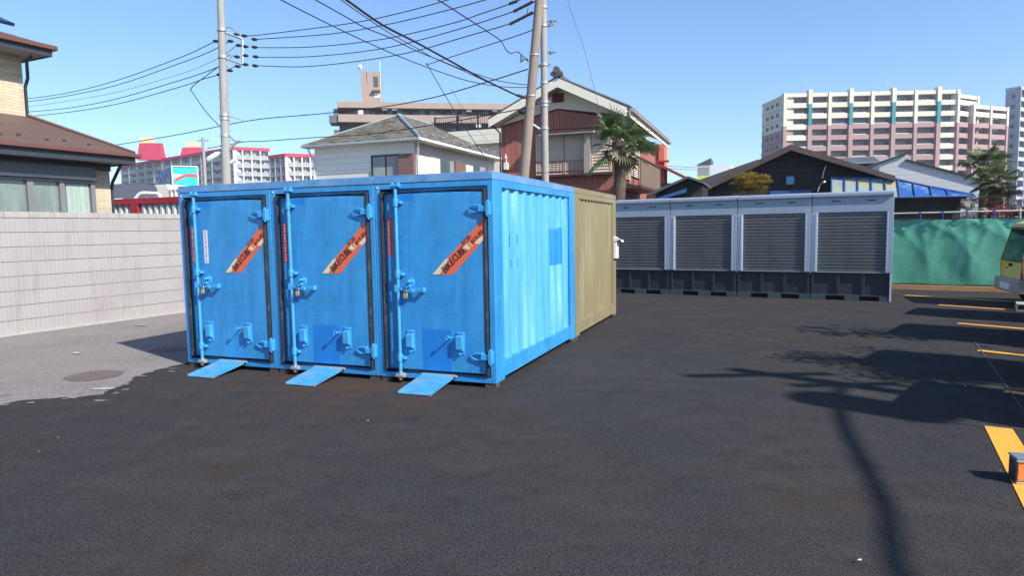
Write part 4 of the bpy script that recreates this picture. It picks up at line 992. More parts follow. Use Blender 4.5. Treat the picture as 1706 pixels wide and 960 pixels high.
# ---------------------------------------------------------------- red-brown gabled house
nF = front_dist(1031, 26, CA)
M['rb'] = brick('red_brown_boards', (.34, .115, .08), (.13, .04, .03), .26, 40, .012, .07, .6, .4, off=0)
M['rbd'] = mat('dark_brown_trim', (.07, .028, .022), .5)
M['louv'] = mat('louver_beige', (.58, .46, .35), .6, 0, .05, 2)
M['jtile'] = mat('roof_tile_grey', (.10, .105, .115), .6, 0, .15, 3, bump=.3)
t = thing('gabled_house', 'two storey house with red brown boards and a grey tiled gable roof', 'house', nF)
K = lambda u, v_, y=0: nF.L(1, y, u, v_)
Kx = lambda u, v_, x=0: nF.L(0, x, u, v_)
xl = K(835, 220).x; dep = 9.1
pkx = K(929, 150).x
zsp = K(1031, 192).z                         # top of the boards on the right
zpk = K(929, 182).z; zlf = K(836, 211).z
MB().prism([(xl, 0, 0), (0, 0, 0), (0, 0, zsp-.15), (pkx, 0, zpk), (xl, 0, zlf)], (0, dep, 0)).build('wall', M['rb'], t)
gy = -.035
# gable wall in cream above the boards
rp = K(929, 129, -.75); le = K(815, 199, -.75); re_ = K(1050, 179, -.75)
slL = (rp.z-le.z)/(rp.x-le.x); slR = (rp.z-re_.z)/(re_.x-rp.x)
def zroof(x): return rp.z-(rp.x-x)*slL if x < rp.x else rp.z-(x-rp.x)*slR
MB().prism([(xl, gy, zlf), (pkx, gy, zpk), (0, gy, zsp), (0, gy, zroof(0)-.25), (rp.x, gy, rp.z-.3), (xl, gy, zroof(xl)-.25)], (0, .3, 0)).build('gable_wall', M['cream'], t)
MB().tube([(xl, gy-.01, zlf), (pkx, gy-.01, zpk), (0, gy-.01, zsp)], .025, 6).build('trim', M['rbd'], t)
# roof slabs, barge boards, ridge
thk = .10
rx1 = re_.x; lx1 = le.x
rl_ = MB().prism([(lx1, -.8, le.z+.02), (rp.x, -.8, rp.z+.02), (rx1, -.8, zroof(rx1)+.02), (rx1, -.8, zroof(rx1)-thk), (rp.x, -.8, rp.z-thk), (lx1, -.8, le.z-thk)], (0, dep+1.6, 0))
rf = rl_.build('roof', M['jtile'], t)
tl = MB()
for i in range(38):                         # tile rolls running down the right slope and along the rake
    y = -.78+i*.285
    tl.tube([(rp.x, y, rp.z+.03), (rx1+.02, y, zroof(rx1)+.03)], .045, 5)
for i in range(38):
    y = -.78+i*.285
    tl.tube([(rp.x, y, rp.z+.03), (lx1-.02, y, zroof(lx1)+.03)], .045, 5)
tl.build('tile_roll', M['jtile'], rf)
bd = MB()
bd.prism([(lx1, -.84, le.z-.02), (rp.x, -.84, rp.z-.02), (rp.x, -.84, rp.z-.36), (lx1, -.84, le.z-.32)], (0, .06, 0)); bd.prism([(rp.x, -.84, rp.z-.02), (rx1-.12, -.84, zroof(rx1)-.0), (rx1-.12, -.84, zroof(rx1)-.33), (rp.x, -.84, rp.z-.36)], (0, .06, 0))
bd.build('barge_board', M['cream'], t)
MB().prism([(lx1, -.78, le.z-.14), (rp.x, -.78, rp.z-.16), (rx1, -.78, zroof(rx1)-.14), (rx1, -.78, zroof(rx1)-.18), (rp.x, -.78, rp.z-.20), (lx1, -.78, le.z-.18)], (0, dep+1.55, 0)).build('soffit', M['cream'], t)
MB().tube([(rp.x, -.85, rp.z+.10), (rp.x, dep+.8, rp.z+.10)], .11, 8).box(rp.x-.16, rp.x+.16, -.92, -.78, rp.z+.02, rp.z+.22).cyl((rp.x, -.95, rp.z+.26), (rp.x, -.78, rp.z+.26), .13, n=10).cyl((rp.x-.17, -.93, rp.z+.12), (rp.x-.17, -.8, rp.z+.12), .08).cyl((rp.x+.17, -.93, rp.z+.12), (rp.x+.17, -.8, rp.z+.12), .08).build('ridge', M['jtile'], rf)
copp = mat('pale_gutter', (.40, .33, .28), .5)
MB().tube([(rx1+.06, -.85, zroof(rx1)-.10), (rx1+.06, dep+.8, zroof(rx1)-.10)], .06, 8).tube([(rx1, -.85, zroof(rx1)-.15), (rx1-.02, -.8, zroof(rx1)-.3), (.05, -.06, zroof(rx1)-.72), (.05, -.06, 0)], .035, 6).build('gutter', copp, t)
MB().box(rx1-.06, rx1-.01, -.78, dep+.75, zroof(rx1)-.34, zroof(rx1)-.10).build('eave_board', M['cream'], t)
MB().tube([(lx1+.05, -.7, le.z-.18), (xl-.03, -.06, zlf-.25), (xl-.03, -.06, 0)], .04, 6).build('downpipe', M['rbd'], t)
a, b = K(920, 156, -.06), K(939, 169.5, -.06)
gv = MB().box(a.x, b.x, -.07, -.03, b.z, a.z); 
for i in range(7): gv.box(a.x+(b.x-a.x)*(i+.3)/7, a.x+(b.x-a.x)*(i+.5)/7, -.085, -.07, b.z, a.z)
gv.build('gable_vent', mat('vent_red', (.16, .02, .018), .6), t)
# first floor: awning, shutters, rail
a, b = K(912, 219.5, -.65), K(990, 213, -.65)
MB().prism([(a.x-.4, -.65, a.z-.06), (a.x-.4, -.65, a.z), (a.x-.4, 0, a.z+.16), (a.x-.4, 0, a.z+.08)], (b.x-a.x+.4, 0, 0)).build('awning', M['rbd'], t)
MB().box(a.x-.4, b.x, -.62, -.56, a.z-.12, a.z-.06).build('awning_trim', M['cream'], t)
wz0, wz1 = K(980, 288, -.2).z, K(980, 216, -.2).z-.05
wxl, wxr = K(905, 250, -.1).x, K(1019, 250, -.2).x
xm, xm2 = K(975, 250, -.2).x, K(985, 250, -.2).x
def louver(x0, x1, y, z0, z1, name, m=None, n=None):
    mb = MB().box(x0, x1, y+.02, y+.06, z0, z1); n = n or int((z1-z0)/.075)
    for i in range(n):
        z = z0+(z1-z0)*i/n; h_ = (z1-z0)/n
        mb.prism([(x0, y+.02, z+h_*.9), (x0, y-.012, z+.25*h_), (x0, y-.012, z+.1*h_), (x0, y+.02, z+.1*h_)], (x1-x0, 0, 0))
    mb.box(x0, x0+.04, y-.02, y+.02, z0, z1).box(x1-.04, x1, y-.02, y+.02, z0, z1)
    return mb.build(name, m or M['louv'], t)
louver(wxl-.3, (wxl+xm)/2-.02, -.12, wz0, wz1, 'shutter'); louver((wxl+xm)/2+.02, xm-.02, -.12, wz0, wz1, 'shutter')
MB().box(xm, xm2, -.42, -.0, wz0-.02, wz1).build('pillar', mat('pillar_grey', (.30, .26, .22), .6), t)
louver(xm2+.02, wxr, -.24, wz0, wz1, 'shutter', None, 14)
MB().box(wxl-.35, wxr+.02, -.45, .0, wz0-.10, wz0-.02).build('window_ledge', M['rbd'], t)
rr = MB(); zr_ = K(950, 266.5, -.42).z; x = wxl-.3
rr.box(wxl-.3, xm, -.44, -.40, zr_-.04, zr_).box(wxl-.3, xm, -.44, -.40, wz0+.06, wz0+.09)
while x < xm: rr.box(x, x+.016, -.43, -.41, wz0, zr_); x += .15
rr.build('window_rail', M['rbd'], t)
# side: louvred bay and boarded balcony
y0_, y1_ = Kx(1038, 250, .05).y, Kx(1054, 250, .05).y
zz0 = Kx(1040, 300, .05).z; zz1 = wz1
def slouver(y0, y1, x, z0, z1, m):
    mb = MB().box(0, x, y0, y1, z0, z1); n = int((z1-z0)/.085)
    for i in range(n):
        z = z0+(z1-z0)*i/n; h_ = (z1-z0)/n
        mb.prism([(x, y0, z+h_*.9), (x+.03, y0, z+.3*h_), (x+.03, y0, z+.1*h_), (x, y0, z+.1*h_)], (0, y1-y0, 0))
    return mb.build('side_shutter', m, t)
pale = mat('louver_pale', (.60, .52, .38), .6)
slouver(.25, 2.1, .05, wz0-.2, wz1-.1, pale); slouver(2.4, 4.2, .05, wz0-.0, wz1-.1, pale)
bx0, byA, byB = .95, 2.2, 8.6
bz0 = nF.L(0, .95, 1068, 308).z; bz1 = nF.L(0, .95, 1068, 262).z
byA = nF.L(0, .95, 1068, 290).y; byB = nF.L(0, .95, 1100, 300).y
bm = MB().box(.0, .95, byA, byB, bz0-.10, bz0)
bm.build('balcony_floor', M['rbd'], t)
fnc = brick('balcony_boards', (.19, .125, .085), (.07, .045, .03), .17, 40, .012, .08, .7, .4, off=0)
MB().box(.90, .95, byA, byB, bz0, bz1-.03).build('balcony_boarding', fnc, t)
r_ = MB().box(0, .99, byA-.03, byA+.03, bz1-.05, bz1).box(.88, .99, byA, byB, bz1-.05, bz1)
for i in range(5): r_.box(.05+i*.2, .08+i*.2, byA-.015, byA+.015, bz0, bz1)
r_.build('balcony_rail', M['rbd'], t)
# meter box on the pole side
p_ = K(843, 275, -.12); MB().box(p_.x-.07, p_.x+.07, -.2, -.02, p_.z-.18, p_.z+.1).build('meter_box', M['cream'], t)
MB().tube([(p_.x, -.08, p_.z+.1), (p_.x, -.08, p_.z+.35), (p_.x-.04, -.1, p_.z+.45)], .02, 6).cyl((p_.x-.05, -.1, p_.z+.3), (p_.x+.03, -.1, p_.z+.3), .04).build('conduit', M['white'], t)

# ---------------------------------------------------------------- orange building with red roof
oF = front_dist(1113, 38, CA)
M['orange_w'] = mat('orange_wall', (.62, .17, .10), .7, 0, .04, .6)
M['red_roof'] = mat('red_metal_roof', (.30, .045, .035), .5, 0, .08, 1)
t = thing('orange_building', 'orange walled building with a dark red sloping roof, behind the palm', 'building', oF)
K = lambda u, v_, y=0: oF.L(1, y, u, v_)
a, b = K(1085, 241), K(1112, 276)
MB().box(a.x-2, K(1107, 250).x, 0, 1.2, 0, a.z).build('wall', M['orange_w'], t)
MB().cyl((K(1097, 250).x, -.06, b.z), (K(1097, 250).x, -.06, a.z), .04).build('downpipe', M['rbd'], t)
c = K(1100, 273, -.5); d = K(1155, 300, -.5)
MB().prism([(c.x-1, -.6, c.z+.35), (c.x, -.6, c.z), (d.x, -.6, d.z), (d.x, -.6, d.z-.15), (c.x, -.6, c.z-.15), (c.x-1, -.6, c.z-.15)], (0, 3, 0)).build('sloping_roof', M['red_roof'], t)
MB().box(c.x-1, d.x-.6, -.3, 2, 0, d.z-.1).build('lower_wall', mat('brown_wall', (.14, .05, .04), .7), t)
MB().box(a.x-.5, b.x+.1, -.3, 0, K(1100, 268).z-.1, K(1100, 268).z).build('ledge', M['red_roof'], t)

# ---------------------------------------------------------------- small white building with yellow band
yF = front_dist(1182, 75, CA)
t = thing('white_shop', 'small white building with a yellow band, far behind the dark barn', 'building', yF)
K = lambda u, v_, y=0: yF.L(1, y, u, v_)
a, b = K(1162, 275), K(1183, 293)
MB().box(a.x, b.x, 0, 5, 0, a.z).box(b.x, K(1206, 274).x+.8, -.02, 5, 0, a.z-.05).build('wall', M['white'], t)
MB().box(a.x+.05, b.x-.1, -.04, 0, b.z+.1, a.z-.25).build('shaded_window', mat('sign_grey', (.30, .32, .28), .7), t)
MB().box(a.x, b.x+.2, -.06, -.0, b.z-1.5, b.z).build('yellow_band', mat('yellow_band', (.65, .66, .10), .6), t)
MB().prism([(a.x-.1, -.1, a.z+.02), (b.x+.1, -.1, a.z+.02), (b.x+.05, -.1, a.z+.7)], (0, 4, 0)).build('roof', M['slate'], t)

# ---------------------------------------------------------------- dark barn
qF = front_dist(1318, 23, CA)
M['darkwood'] = brick('charred_boards', (.022, .017, .013), (.005, .004, .004), 3.2, .19, .012, .4, .75, .7, dirt=(.045, .032, .022))
M['barnroof'] = mat('barn_roof', (.085, .06, .052), .7, 0, .25, 3, bump=.4, bsc=9)
t = thing('dark_barn', 'wide dark wooden barn with a brown gable roof behind the shutter units', 'barn', qF)
K = lambda u, v_, y=0: qF.L(1, y, u, v_)
pk = K(1318, 240, -.5); le = K(1143, 322, -.5); re_ = K(1492, 293, -.5); ll = K(1100, 345, -.5)
MB().prism([(le.x+.15, 0, 0), (le.x+.15, 0, le.z-.2), (pk.x, 0, pk.z-.15), (re_.x-.2, 0, re_.z-.15), (re_.x+.4, 0, re_.z-.4), (re_.x+.4, 0, 0)], (0, 8, 0)).build('wall', M['darkwood'], t)
thk = .22
rf = MB().prism([(ll.x, -.5, ll.z), (pk.x, -.5, pk.z), (re_.x, -.5, re_.z), (re_.x, -.5, re_.z-.16), (pk.x, -.5, pk.z-.20), (ll.x, -.5, ll.z-.18)], (0, 9, 0)).build('roof', M['barnroof'], t)
a = K(1262, 270, 2.0); b = K(1200, 292, 2.0)
MB().prism([(b.x-1.2, 1.2, b.z-.35), (a.x, 1.2, a.z+.02), (a.x+.5, 1.2, a.z+.0), (a.x+.5, 1.2, a.z-.6), (b.x-1.2, 1.2, b.z-.6)], (0, 2, 0)).build('rear_roof', M['slate'], t)
M['sheet_b'] = mat('blue_sheet', (.025, .085, .24), .5, 0, .1, 4)
a, b = K(1310, 294, -.08), K(1323, 307, -.08); MB().box(a.x, b.x, -.10, -.0, b.z, a.z).build('vent_box', mat('pale_blue_box', (.14, .28, .5), .4), t, .01)
a, b = K(1283, 317, -.08), K(1352, 330, -.08); MB().box(a.x, b.x, -.05, -.0, b.z, a.z-.02).build('sheet_panel', M['sheet_b'], t)
pp = [K(1362, 320, -.25), K(1366, 308, -.25), K(1371, 304, -.3)]
MB().tube(pp, .012, 6).tube([K(1371, 304, -.3), K(1374, 302.5, -.4)], .035, 8).tube([K(1370, 297, -.1), K(1373, 284, -.1), K(1376, 276, -.1)], .018, 6).build('wall_lamp', M['white'], t)
# lean-to greenhouse roof
gF2 = front_dist(1484, 21.2, CA)
t = thing('lean_to_roof', 'blue framed lean-to roof with stained translucent panels beside the barn', 'lean-to', gF2)
K = lambda u, v_, y=0: gF2.L(1, y, u, v_)
tops = [(1385, 297), (1407, 297), (1429, 297), (1451, 297), (1473, 297), (1495, 299), (1521, 305), (1549, 311), (1576, 316), (1620, 324)]
bots = [(1385, 330), (1407, 330), (1429, 330), (1452, 330), (1476, 330), (1499, 329.5), (1525, 329), (1553, 328.5), (1581, 328), (1624, 327.5)]
TP = [K(u, v_, .55) for u, v_ in tops]; BP = [K(u, v_, 0) for u, v_ in bots]
bl_, br_ = BP[0], BP[-1]
pan = MB()
M['trans'] = mat('translucent_sheet', (.27, .33, .33), .4, 0, .2, 4, col2=(.36, .33, .16), sc2=2.0, lo2=.46, hi2=.58)
M['blue_rs'] = mat('blue_roof_sheet', (.03, .10, .32), .25, 0, .1, 3, col2=(.2, .3, .38), sc2=1.2, lo2=.5, hi2=.6)
for i in range(9): MB().add([BP[i], BP[i+1], TP[i+1], TP[i]], [(0, 1, 2, 3)]).build('panel', M['trans'] if i < 5 else M['blue_rs'], t)
fr_ = MB()
for a_, b_ in zip(BP, TP): fr_.tube([a_+Vector((0, -.02, .01)), b_+Vector((0, -.02, .01))], .028, 6)
fr_.tube([p_+Vector((0, -.02, .01)) for p_ in BP], .035, 6).tube([p_+Vector((0, -.02, .01)) for p_ in TP], .035, 6)
fr_.build('frame', M['sheet_b'], t)
MB().box(bl_.x, br_.x-.3, .25, .35, 0, bl_.z-.12).box(bl_.x, br_.x-.2, .05, .12, bl_.z-.14, bl_.z-.06).build('front_wall', M['darkwood'], t)
# small shed left of the barn
eF = front_dist(1146, 19.5, CA)
t = thing('small_shed', 'low dark roofed shed with a blue sheet between palm and barn', 'shed', eF)
K = lambda u, v_, y=0: eF.L(1, y, u, v_)
MB().prism([K(1078, 323), K(1146, 293), K(1172, 302), K(1172, 306), K(1146, 297), K(1080, 327)], (0, 3, 0)).build('roof', M['slate'], t)
MB().prism([K(1086, 330, .3), K(1146, 299, .3), K(1170, 308, .3), K(1170, 335, .3), K(1086, 335, .3)], (0, 2, 0)).build('wall', M['darkwood'], t)
MB().prism([K(1093, 330, .1), K(1143, 314, .1), K(1144, 317, .1), K(1093, 333, .1)], (0, .2, 0)).prism([K(1095, 330, .05), K(1120, 322, .05), K(1143, 314, .05), K(1143, 321, .05), K(1095, 333, .05)], (0, .1, 0)).build('blue_sheet', M['sheet_b'], t)
a, b = K(1077, 324, .2), K(1092, 340, .2); MB().box(a.x, b.x, .15, .5, 1, a.z-.0).build('orange_end', M['orange_w'], t)
# white gabled building on the right
zF = front_dist(1465, 38, CA)
t = thing('white_gable_building', 'white sided building with black stepped roof edges, right of the barn', 'building', zF)
K = lambda u, v_, y=0: zF.L(1, y, u, v_)
wsd = brick('pale_siding', (.50, .51, .52), (.36, .37, .38), 9, .24, .012, .02, .6, .2)
P = [K(1465, 268), K(1513, 253.5), K(1511, 266), K(1610, 294), K(1660, 305)]
MB().prism([K(1465, 372)]+P+[K(1660, 372)], (0, 6, 0)).build('wall', wsd, t)
MB().prism([K(1464, 270, -.15), K(1513, 253, -.15), K(1513, 255.5, -.15), K(1465, 272.5, -.15)], (0, 6.3, 0)).prism([K(1510, 264.5, -.15), K(1662, 305, -.15), K(1662, 308, -.15), K(1510, 267.5, -.15)], (0, 6.3, 0)).build('roof_edge', mat('black_edge', (.02, .02, .022), .5), t)
gd = front_dist(1430, 45, CA)
t = thing('grey_roof_building', 'grey corrugated roof building between the barn and the white siding', 'building', gd)
K = lambda u, v_, y=0: gd.L(1, y, u, v_)
a, b = K(1395, 261), K(1466, 262)
MB().box(a.x, b.x, 0, 5, 0, a.z-.5).build('wall', M['slate'], t)
m_ = MB(); m_.prism([(a.x, -.3, a.z-.45), (a.x, 2, a.z+.05), (a.x, 2, a.z-.05), (a.x, -.3, a.z-.55)], (b.x-a.x, 0, 0))
for i in range(18): x = a.x+(b.x-a.x)*i/18; m_.tube([(x, -.3, a.z-.43), (x, 2, a.z+.07)], .03, 4)
m_.build('roof', mat('pale_tiles', (.22, .25, .25), .6), t)

# ---------------------------------------------------------------- large cream and pink apartment
M['pk'] = mat('pink_tile_wall', (.37, .235, .215), .8, 0, .04, .2); M['cr'] = mat('cream_tile_wall', (.66, .60, .48), .8, 0, .03, .2)
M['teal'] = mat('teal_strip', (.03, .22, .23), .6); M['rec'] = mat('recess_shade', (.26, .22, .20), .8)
uF = front_dist(1307, 186, R(-2))
t = thing('apartment_block', 'large cream and pink apartment block with teal column strips, right horizon', 'building', uF)
K = lambda u, v_, y=0: uF.L(1, y, u, v_)
us = [1307.5, 1349, 1382, 1417, 1453, 1488, 1525, 1563, 1595]
cx_ = [K(u, 200).x for u in us]
zt = K(1400, 153.5).z; fh = 2.93
z_split = K(1400, 206).z
dep = 1.6
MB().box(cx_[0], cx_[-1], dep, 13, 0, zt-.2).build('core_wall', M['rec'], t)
MB().box(cx_[0]-.2, cx_[-1]+.2, -.05, 13.2, zt-1.0, zt).build('roof_parapet', M['cr'], t)
rnd = random.Random(11)
def unit_row(k, fl_z, xs, yoff, creambays, frame=None, upper=None, seed=0):
    for i in range(len(xs)-1):
        a, b = xs[i], xs[i+1]
        m_ = M['cr'] if (upper or i in creambays) else M['pk']
        mb = MB().box(a, b, yoff+.02, yoff+.14, fl_z-.22, fl_z+1.08).box(a, b, yoff+.14, yoff+dep, fl_z-.2, fl_z)
        if rnd.random() < .4: mb.box(a+.6, b-1.5, yoff+.0, yoff+.06, fl_z+1.08, fl_z+1.25, 1)
        yield mb, m_
for k in range(11):
    z = zt-1.0-fh*(k+1)+.25
    up = k < 3
    for mb, m_ in unit_row(k, z, cx_, 0, (0, 7), upper=(k < 2)):
        mb.build('balcony', [m_, M['white_w']], t)
    if k < 8:
        for i in range(8):
            a, b = cx_[i], cx_[i+1]; w_ = b-a
            wm = MB().box(a+w_*.12, a+w_*.44, dep-.05, dep-.01, z+.0, z+2.05, rnd.choice((0, 1, 0))).box(a+w_*.5, a+w_*.62, dep-.05, dep-.01, z+.8, z+2.0, 0).box(a+w_*.68, a+w_*.92, dep-.05, dep-.01, z+.0, z+2.0, rnd.choice((0, 1)))
            wm.build('window', [M['win'], M['win_lt']], t)
for i, c in enumerate(cx_):
    w_ = .55
    if i in (1, 3, 5, 7):
        MB().box(c-w_*1.0, c+w_*1.0, -.35, dep, 0, z_split-.4).build('column', M['pk'], t)
        MB().box(c-w_*.85, c+w_*.85, -.36, dep, z_split-.4, zt-3.0).build('column', M['teal'], t)
        MB().box(c-w_*1.0, c+w_*1.0, -.40, dep, zt-3.0, zt+.9).build('column', M['cr'], t)
    else:
        MB().box(c-w_*.8, c+w_*.8, -.25, dep, 0, z_split-.4).build('column', M['pk'], t)
        MB().box(c-w_*.8, c+w_*.8, -.25, dep, z_split-.4, zt+.1).build('column', M['cr'], t)
# left end face
p_ = uF.L(1, 12.6, 1269, 176)
v0 = (cx_[0]-.5, .3); v1 = (uF.L(1, 14, 1269, 250).x, 14)
ex, ey = v1[0]-v0[0], v1[1]-v0[1]; el = math.hypot(ex, ey); ang = math.atan2(ey, ex)
eFr = Fr(0, 0, 0)
def ebox(s0, s1, d0, d1, z0, z1, m_, name, mi=None):
    n = Vector((-ey/el, ex/el, 0)); d = Vector((ex/el, ey/el, 0)); o_ = Vector((v0[0], v0[1], 0))
    if n.x > 0: n = -n
    P = [o_+d*s0+n*d0, o_+d*s1+n*d0, o_+d*s1+n*d1, o_+d*s0+n*d1]
    return MB().prism([(q_.x, q_.y, z0) for q_ in P], (0, 0, z1-z0)).build(name, m_, t)
ebox(0, el, -3, 0, 0, z_split-.4, M['pk'], 'end_wall'); ebox(0, el, -3, 0, z_split-.4, zt-.9, M['cr'], 'end_wall')
ebox(-.1, el+.1, -3, .15, zt-.9, zt-.4, M['cr'], 'end_parapet')
for k in range(9):
    z = zt-1.0-fh*(k+1)+.2
    ebox(.4, el-.3, 0, .25, z-.2, z+.85, M['cr'] if k < 3 else M['pk'], 'end_balcony')
    if k < 8: [ebox(el*s_, el*(s_+.13), .0, .03, z+.95, z+1.9, M['tan_d'], 'end_window') for s_ in (.18, .42, .66)]
# right wings
for (ua, ub, vt, nb, y0, seed, an) in ((1595, 1622, 156, 1, 0, 5, 30), (1622, 1671, 174, 2, 4, 6, 25)):
    pA = uF.L(1, 0 if seed == 5 else 2.2, ua, 200)
    wFr = Fr(0, 0, R(an)); o_ = Vector((pA.x, pA.y, 0)); d = Vector((math.cos(R(an)), math.sin(R(an)), 0)); n = Vector((-d.y, d.x, 0))
    # length so that the far end falls on ub
    ln = 5.0
    for ln in [x*.1 for x in range(20, 300)]:
        q_ = o_+d*ln; wx = uF.o.x+uF.c*q_.x-uF.s*q_.y; wy = uF.o.y+uF.s*q_.x+uF.c*q_.y
        if 853+FPX*(wx/(wy*cp-0))*1.0 > ub+ (5 if False else 0): break
    ztop = uF.L(1, pA.y, ua, vt).z
    def wb(s0, s1, d0, d1, z0, z1, m_, name):
        P = [o_+d*s0+n*d0, o_+d*s1+n*d0, o_+d*s1+n*d1, o_+d*s0+n*d1]
        return MB().prism([(w_.x, w_.y, z0) for w_ in P], (0, 0, z1-z0)).build(name, m_, t)
    wb(0, ln, dep, 10, 0, ztop-.3, M['rec'], 'core_wall'); wb(-.1, ln+.2, -.05, 10.2, ztop-1.0, ztop, M['cr'], 'roof_parapet')
    k0 = 0
    for k in range(11):
        z = zt-1.0-fh*(k+1)+.25
        if z+1.2 > ztop: continue
        for j in range(nb):
            wb(ln*j/nb, ln*(j+1)/nb, .02, .14, z-.22, z+1.08, M['cr'] if k < 2 or (k < 3 and seed == 6 and False) else M['pk'], 'balcony')
            if k < 8: wb(ln*(j+.2)/nb, ln*(j+.8)/nb, dep-.05, dep-.01, z, z+2.0, M['win'], 'window')
    for j in range(nb+1):
        wb(ln*j/nb-.4, ln*j/nb+.4, -.25, dep, 0, z_split-.4, M['pk'], 'column'); wb(ln*j/nb-.4, ln*j/nb+.4, -.25, dep, z_split-.4, ztop+.1, M['cr'], 'column')
# lightning rods
for u in (1345, 1484): p_ = K(u, 150); MB().cyl((p_.x, 2, zt), (p_.x, 2, zt+4), .05, n=5).build('lightning_rod', M['galv'], t)
# grey tower at the right edge
vF = front_dist(1690, 200, R(35))
M['gt'] = mat('grey_tower_wall', (.34, .36, .40), .8, 0, .05, .2); M['gt2'] = mat('grey_tower_pale', (.44, .46, .49), .8)
t = thing('tower_block', 'tall grey apartment tower cut off by the right edge', 'building', vF)
K = lambda u, v_, y=0: vF.L(1, y, u, v_)
zt = K(1690, 140).z; xl = K(1673, 200).x
lw_ = abs(K(1673, 200).x)
yl = vF.L(0, 0, 1673.5, 200).y
MB().box(-.0, 16, 1.2, yl, 0, zt-.6).build('wall', M['gt'], t)
MB().box(-.1, 16.2, -.1, yl+.1, zt-.9, zt).build('roof_parapet', M['gt2'], t)
yl = vF.L(0, 0, 1673.5, 200).y
for k in range(14):
    z = zt-1.0-2.9*(k+1)
    MB().box(0, 16, 0, .15, z-.2, z+.9).box(0, 16, .15, 1.2, z-.2, z).build('balcony', M['gt2'], t)
    for j in range(3):
        MB().box(1.2+j*5, 4.6+j*5, 1.14, 1.19, z, z+2.0).build('window', M['win'], t)
    MB().box(-.04, 0, yl*.35, yl*.6, z+.7, z+1.8).build('side_window', M['win'], t)
for x in (.0, 5.2, 10.4, 15.7): MB().box(x-.1, x+.35, -.1, 1.2, 0, zt-.5).build('column', M['gt'], t)
# ---------------------------------------------------------------- palms, bushes, rocks
def leafmat(name, c1, c2, sc=3.0, rough=.55, tr=.25):
    m = mat(name, c1, rough, 0, .25, sc, col2=c2, sc2=sc*1.7, lo2=.42, hi2=.62)
    _, N, Lk, bs, *_r = MATS[name]
    td = N.new('ShaderNodeBsdfTranslucent'); ms = N.new('ShaderNodeMixShader'); ms.inputs[0].default_value = tr
    Lk.new(bs.inputs['Base Color'].links[0].from_socket, td.inputs[0])
    Lk.new(bs.outputs[0], ms.inputs[1]); Lk.new(td.outputs[0], ms.inputs[2]); Lk.new(ms.outputs[0], N['Material Output'].inputs[0])
    return m
M['palm'] = leafmat('palm_leaf', (.075, .125, .035), (.19, .22, .08), 4)
M['palm_dry'] = leafmat('palm_dry_leaf', (.22, .19, .10), (.12, .13, .06), 4)
M['palm_tr'] = mat('palm_fibre', (.10, .070, .048), .9, 0, .4, 9, bump=.8, bsc=25, stretch=(1, 1, 3))
def fan_palm(label, x, y, zc, r_leaf, trunk_r, n_leaf, seed, z0=0, drop=.65, tiers=None):
    rnd = random.Random(seed)
    t = thing('fan_palm', label, 'palm', loc=(x, y, z0))
    pts = []; rr = []; k = 34
    for i in range(k):
        z = (zc-z0)*i/(k-1); pts.append((.03*math.sin(i*.3), .03*math.cos(i*.2), z)); rr.append(trunk_r*(.82+.30*i/k)*(1+.10*(i % 2)))
    tr = MB().tube(pts, rr, 14)
    for i in range(420):
        z = rnd.uniform(.1, zc-z0); a = rnd.uniform(0, 6.28); r_ = trunk_r*(1.0+.2*z/(zc-z0)); l_ = rnd.uniform(.05, .14)
        c, s = math.cos(a), math.sin(a)
        tr.add([(c*r_*.9-s*.02, s*r_*.9+c*.02, z), (c*r_*.9+s*.02, s*r_*.9-c*.02, z), (c*(r_+l_*.5), s*(r_+l_*.5), z+l_*rnd.uniform(-.9, .9))], [(0, 1, 2)])
    tr.build('trunk', M['palm_tr'], t)
    green = MB(); dry = MB()
    H0 = zc-z0
    for i in range(n_leaf):
        az = i*2.399+rnd.uniform(-.2, .2); el = R(rnd.uniform(-12, 72)) if i > n_leaf*.2 else R(rnd.uniform(-42, -15))
        mb = green if (i > n_leaf*.18 or rnd.random() < .3) else dry
        pl = r_leaf*rnd.uniform(.38, .58)
        d = Vector((math.cos(az)*math.cos(el), math.sin(az)*math.cos(el), math.sin(el)))
        c0 = Vector((0, 0, H0-.05)); c1 = c0+d*pl+Vector((0, 0, -.08*pl))
        mb.tube([c0, (c0+c1)/2+Vector((0, 0, .04)), c1], [.014, .012, .009], 4)
        side = d.cross(Vector((0, 0, 1)))
        side = side.normalized() if side.length > .05 else Vector((1, 0, 0))
        up = side.cross(d).normalized(); roll = rnd.uniform(-.5, .5); side, up = side*math.cos(roll)+up*math.sin(roll), up*math.cos(roll)-side*math.sin(roll)
        nb = 26; bl = r_leaf*rnd.uniform(.50, .66)
        for j in range(nb):
            th = R(-125+250*j/(nb-1)); l_ = bl*(1-.32*abs(th)/R(125))*rnd.uniform(.88, 1.06)
            bd = d*math.cos(th)+side*math.sin(th); w_ = r_leaf*.023
            wv_ = (side*math.cos(th)-d*math.sin(th)).normalized()*w_
            q0 = c1; q1 = c1+bd*l_*.55-up*(.03*l_); q2 = q1+(bd*.8+Vector((0, 0, -drop*rnd.uniform(.3, .9)))).normalized()*l_*.45
            fold = up*w_*.6
            mb.add([q0-wv_*.3, q0+wv_*.3, q1+wv_+fold, q1-wv_-fold, q2], [(0, 1, 2, 3), (3, 2, 4)])
    green.build('crown', M['palm'], t, smooth=False)
    dry.build('dry_fronds', M['palm_dry'], t, smooth=False)
    return t
p_ = at(1032, 300, 20.5); zc = at(1036, 236, 20.5).z
fan_palm('fan palm with a shaggy trunk in front of the red brown house', p_.x, p_.y, zc, 1.20, .17, 21, 3)
p_ = at(1636, 300, 25); zc = at(1636, 306, 25).z
fan_palm('lower fan palm with a tattered crown by the white siding, right edge', p_.x+.2, p_.y-.4, at(1636, 301, 25).z, .88, .2, 20, 9)
p_ = at(1640, 300, 26)
